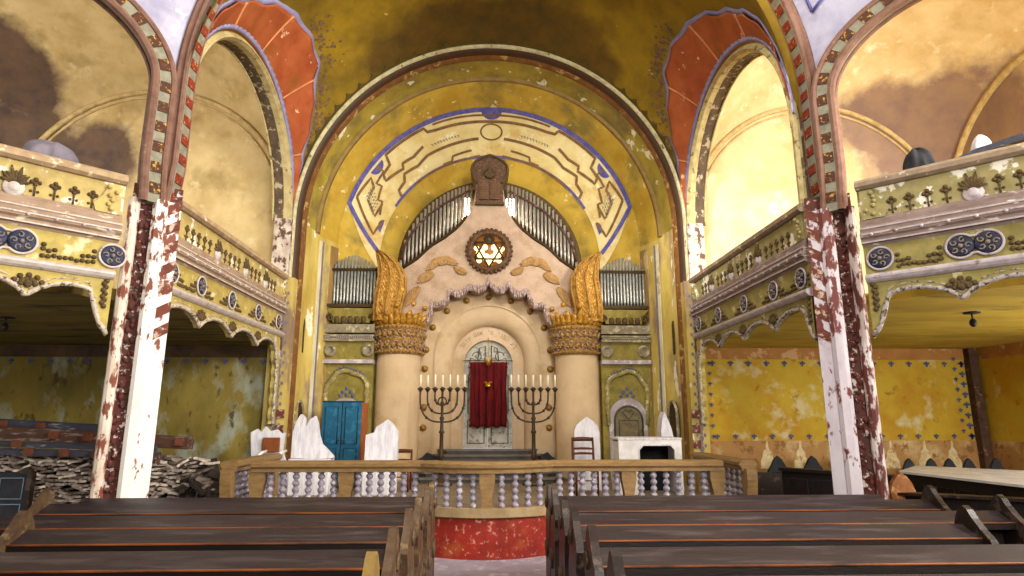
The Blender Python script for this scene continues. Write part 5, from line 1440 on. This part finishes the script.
# ------------------------------------------------------------------ right aisle stalls
t = thing('wall_stall', 'dark panelled stall against the right aisle wall beside the platform', 'stall', (5.9,11.3,0))
b = MB(); b.bbox((4.7,11.2,0),(6.9,11.28,.8), .01); b.bbox((4.7,11.28,.0),(6.9,11.9,.5), .01); b.build('front', M['pew_end_dark'], t)
for x in (5.35,6.0,6.65):
    b = MB(); b.prism([(x-.17,.3),(x-.19,.8),(x-.12,.9),(x-.07,1.0),(x,1.06),(x+.07,1.0),(x+.12,.9),(x+.19,.8),(x+.17,.3)], lambda a,c,d: (a,d,c), 11.55, 11.62); b.build('gable', M['slate_blue'], t)
t = thing('stall_screen', 'low dark screen with faint panels between platform and right pier', 'stall', (5.0,9.3,0))
p0, p1 = Vector((4.55,9.75,0)), Vector((5.6,8.7,0)); D = (p1-p0).normalized(); Q = Vector((-D.y,D.x,0)); LL = (p1-p0).length
b = MB(); b.prism([(0,0),(LL,0),(LL,.93),(0,.97)], lambda a,c,d: p0+D*a+Q*d+Vector((0,0,c)), 0, .06); b.prism([(-.02,.95),(LL+.02,.93),(LL+.02,.97),(-.02,1.0)], lambda a,c,d: p0+D*a+Q*d+Vector((0,0,c)), -.06, .1); b.build('board', M['pew_dark'], t)
b = MB()
for k in range(4):
    s0 = .1+.35*k; b.tube([p0+D*s0+Q*-.005+Vector((0,0,.5)),p0+D*(s0+.27)+Q*-.005+Vector((0,0,.5)),p0+D*(s0+.27)+Q*-.005+Vector((0,0,.84)),p0+D*s0+Q*-.005+Vector((0,0,.84))], .008, 5, True)
b.build('panel_line', M['slate_blue'], t)
NB = ['second','third','fourth','fifth','sixth']
for k, x in enumerate((7.42,7.82,8.15,8.5,9.0)):
    t = thing('aisle_bench', f'dark bench with a gabled end in the right aisle, {["leftmost","second from left","middle","second from right","rightmost"][k]} of five', 'bench', (x,10.4,0), 'gabled benches in the right aisle')
    b = MB(); b.prism([(x-.15,0),(x-.15,.82),(x-.1,.92),(x-.06,1.0),(x,1.05),(x+.05,1.0),(x+.09,.92),(x+.15,.82),(x+.14,0)], lambda a,c,d: (a,d,c), 10.95, 11.0); b.build('end_panel', M['slate_blue'], t)
    b = MB(); b.bbox((x-.02,9.9,.1),(x+.02,10.95,.8), .008); b.build('backrest', M['pew_dark'], t)
    b = MB(); b.bbox((x+.02,9.9,.4),(x+.19,10.95,.44), .008); b.build('seat', M['pew_dark'], t)
t = thing('long_desk', 'long dark desk with a top coloured pale for window light in the right aisle', 'desk', (6.7,8.3,0))
q = [(7.0,10.2),(6.05,9.2),(6.3,6.4),(7.6,6.3),(7.95,9.2)]
b = MB(); b.prism(q, lambda a,c,d: (a,c,d), .955, .985); b.build('desk_top', M['lit_top'], t)
b = MB(); b.prism([(7.0,10.1),(6.11,9.2),(6.36,6.5),(7.5,6.4),(7.85,9.15)], lambda a,c,d: (a,c,d), 0, .955); b.build('front_panel', M['pew_dark'], t)
b = MB()
for k in range(8):
    y0 = 6.5+.3*k; xx = 6.36-.25*(y0-6.5)/2.7-.012
    b.tube([(xx,y0,.3),(xx-.013,y0+.22,.3),(xx-.013,y0+.22,.82),(xx,y0,.82)], .01, 5, True)
b.build('panel_line', M['pew_end_dark'], t)
t = thing('honey_pew_end', 'orange-brown rounded pointed pew end standing right of the white pier', 'pew end', (5.02,7.6,0))
b = MB(); o = [(4.86,0),(4.86,.88),(4.89,.98),(4.95,1.06),(5.01,1.1),(5.07,1.06),(5.13,.98),(5.165,.88),(5.15,.7),(5.15,0)]
b.prism(o, lambda a,c,d: (a,d,c), 7.58, 7.64); b.build('panel', M['pew_end_orange'], t)
b = MB(); b.bbox((4.9,7.64,.1),(4.94,8.6,.75), .008); b.bbox((4.94,7.64,.4),(5.2,8.6,.44), .008); b.build('seat', M['pew_dark'], t)
t = thing('aisle_pew', 'black panelled pew front under the near right gallery beside the pier', 'pew', (5.9,6.5,0))
p0, p1 = Vector((4.75,7.45,0)), Vector((5.75,6.05,0)); D = (p1-p0).normalized(); Q = Vector((-D.y,D.x,0)); LL = (p1-p0).length
b = MB(); b.prism([(0,0),(LL,0),(LL,.9),(0,.84)], lambda a,c,d: p0+D*a+Q*d+Vector((0,0,c)), .3, .36); b.build('board', M['pew_dark'], t)
b = MB(); b.prism([(0,.84),(LL,.9),(LL,.93),(0,.87)], lambda a,c,d: p0+D*a+Q*d+Vector((0,0,c)), .22, .44); b.build('book_ledge', M['pew_end_dark'], t)
# ------------------------------------------------------------------ things on the galleries, hooks
def lump(name, label, cat, c, sc, m, seed):
    random.seed(seed); b = MB()
    ph = [random.uniform(0,6) for _ in range(6)]
    def f(u,v):
        a = 2*PI*u; t = PI*v/2
        r = 1+.14*sin(3*a+ph[0])+.1*sin(5*a+ph[1])*cos(3*t)+.07*sin(9*a+ph[2])
        return (c[0]+sc[0]*r*cos(a)*cos(t)*(1+.15*sin(2*t)), c[1]+sc[1]*r*sin(a)*cos(t), c[2]+sc[2]*sin(t)*(1+.06*sin(4*a+ph[3])))
    b.grid(f, 36, 14); b.add([f(k/36,0) for k in range(36)], [tuple(range(36))])
    return tag(b.build(name, M[m]), label, cat)
lump('cloth_bundle', 'grey cloth bundle lying on the near left gallery rail', 'bundle', (-4.78,6.5,4.44), (.2,.3,.26), 'grey_cloth', 3)
lump('dark_bundle', 'black draped bundle sitting on the near right gallery rail', 'bundle', (4.84,6.36,4.44), (.14,.17,.3), 'dark_cloth', 5)
lump('white_bundle', 'small white cloth bundle behind the rail at the upper right edge', 'bundle', (5.3,6.0,4.48), (.09,.1,.26), 'white_cloth', 9)
b = MB(); p0, p1 = Vector((4.98,6.14,4.46)), Vector((6.5,4.9,4.72)); D = (p1-p0).normalized(); Q = Vector((-D.y,D.x,0))
b.prism([(0,0),(1.8,.0),(1.8,.1),(.3,.06)], lambda a,c,d: p0+D*a+Q*d+Vector((0,0,c)), -.05, .12)
tag(b.build('dark_plank', M['beam_blue']), 'dark bluish plank lying along the near right gallery rail', 'plank')
for (x, y, z, l) in ((6.3,7.7,3.1,'dark lamp hook on the ceiling under the right gallery'),(-6.6,8.6,3.1,'dark lamp hook with a bulb under the left gallery')):
    t = thing('ceiling_hook', l, 'lamp hook', (x,y,z))
    b = MB(); b.lathe([(.09,z-.02),(.1,z-.005),(.1,z)], (x,y,0), 14); b.build('rose', M['cupboard_hook'], t)
    b = MB(); b.tube([(x,y,z),(x,y,z-.1)], .012, 6); b.ball((x,y,z-.14), .045, 8, (1,1,1.3)); b.build('holder', M['cupboard_hook'], t)

# ------------------------------------------------------------------ light and camera
def area(name, loc, aim, size, energy, color, sy=None):
    l = bpy.data.lights.new(name, 'AREA'); l.energy = energy; l.color = color; l.shape = 'RECTANGLE'; l.size = size; l.size_y = sy or size
    o = bpy.data.objects.new(name, l); COL.objects.link(o); o.location = loc
    o.rotation_euler = (Vector(aim)-Vector(loc)).to_track_quat('-Z','Y').to_euler(); return o
DAY = (1,.95,.86)
area('window_light_rear', (3.4,-3.6,5.0), (-1,10,2.2), 3.2, 900, DAY, 3.2)
area('window_light_gallery_right', (9.5,7.0,6.0), (2,11.0,4.8), 2.0, 420, DAY, 2.4)
area('window_light_front_right', (9.3,1.8,6.6), (-5.5,10.5,5.0), 2.4, 1900, DAY, 2.6)
area('window_light_gallery_left', (-9.5,7.4,6.2), (-4.6,11.8,5.8), 1.6, 420, DAY, 2.4)
area('window_light_aisle_right', (9.5,6.2,2.0), (2.5,9.5,1.8), 1.8, 300, DAY, 1.6)
area('window_light_aisle_left', (-9.4,4.5,2.1), (-5.5,11.8,2), 1.6, 80, DAY, 1.6)
area('lantern_light', (.6,4.5,9.3), (0,12.5,3.0), 3, 500, DAY, 3)
l = bpy.data.lights.new('gallery_spot', 'SPOT'); l.energy = 9000; l.color = (1,.96,.88); l.spot_size = R(17); l.spot_blend = 1; l.shadow_soft_size = .3  # added spot, no window modelled; brightens the right gallery end wall
o = bpy.data.objects.new('gallery_spot', l); COL.objects.link(o); o.location = (-3.0,1.5,8.2); o.rotation_euler = (Vector((5.0,12,5.0))-o.location).to_track_quat('-Z','Y').to_euler()
wd = bpy.data.worlds.new('World'); bpy.context.scene.world = wd; wd.use_nodes = True
wd.node_tree.nodes['Background'].inputs[0].default_value = (1,.96,.9,1)
wd.node_tree.nodes['Background'].inputs[1].default_value = .45
sc = bpy.context.scene
cam = bpy.data.cameras.new('camera'); co = bpy.data.objects.new('camera', cam); COL.objects.link(co)
cam.sensor_width = 36; cam.lens = 616/1024*36; cam.clip_end = 100; cam.clip_start = .05
co.location = (0,0,1.75); co.rotation_euler = (R(90+11.9), 0, R(-2.2))
sc.camera = co
sc.view_settings.view_transform = 'Standard'; sc.view_settings.look = 'None'; sc.view_settings.gamma = 1; sc.view_settings.exposure = 0
sc.view_settings.use_curve_mapping = False
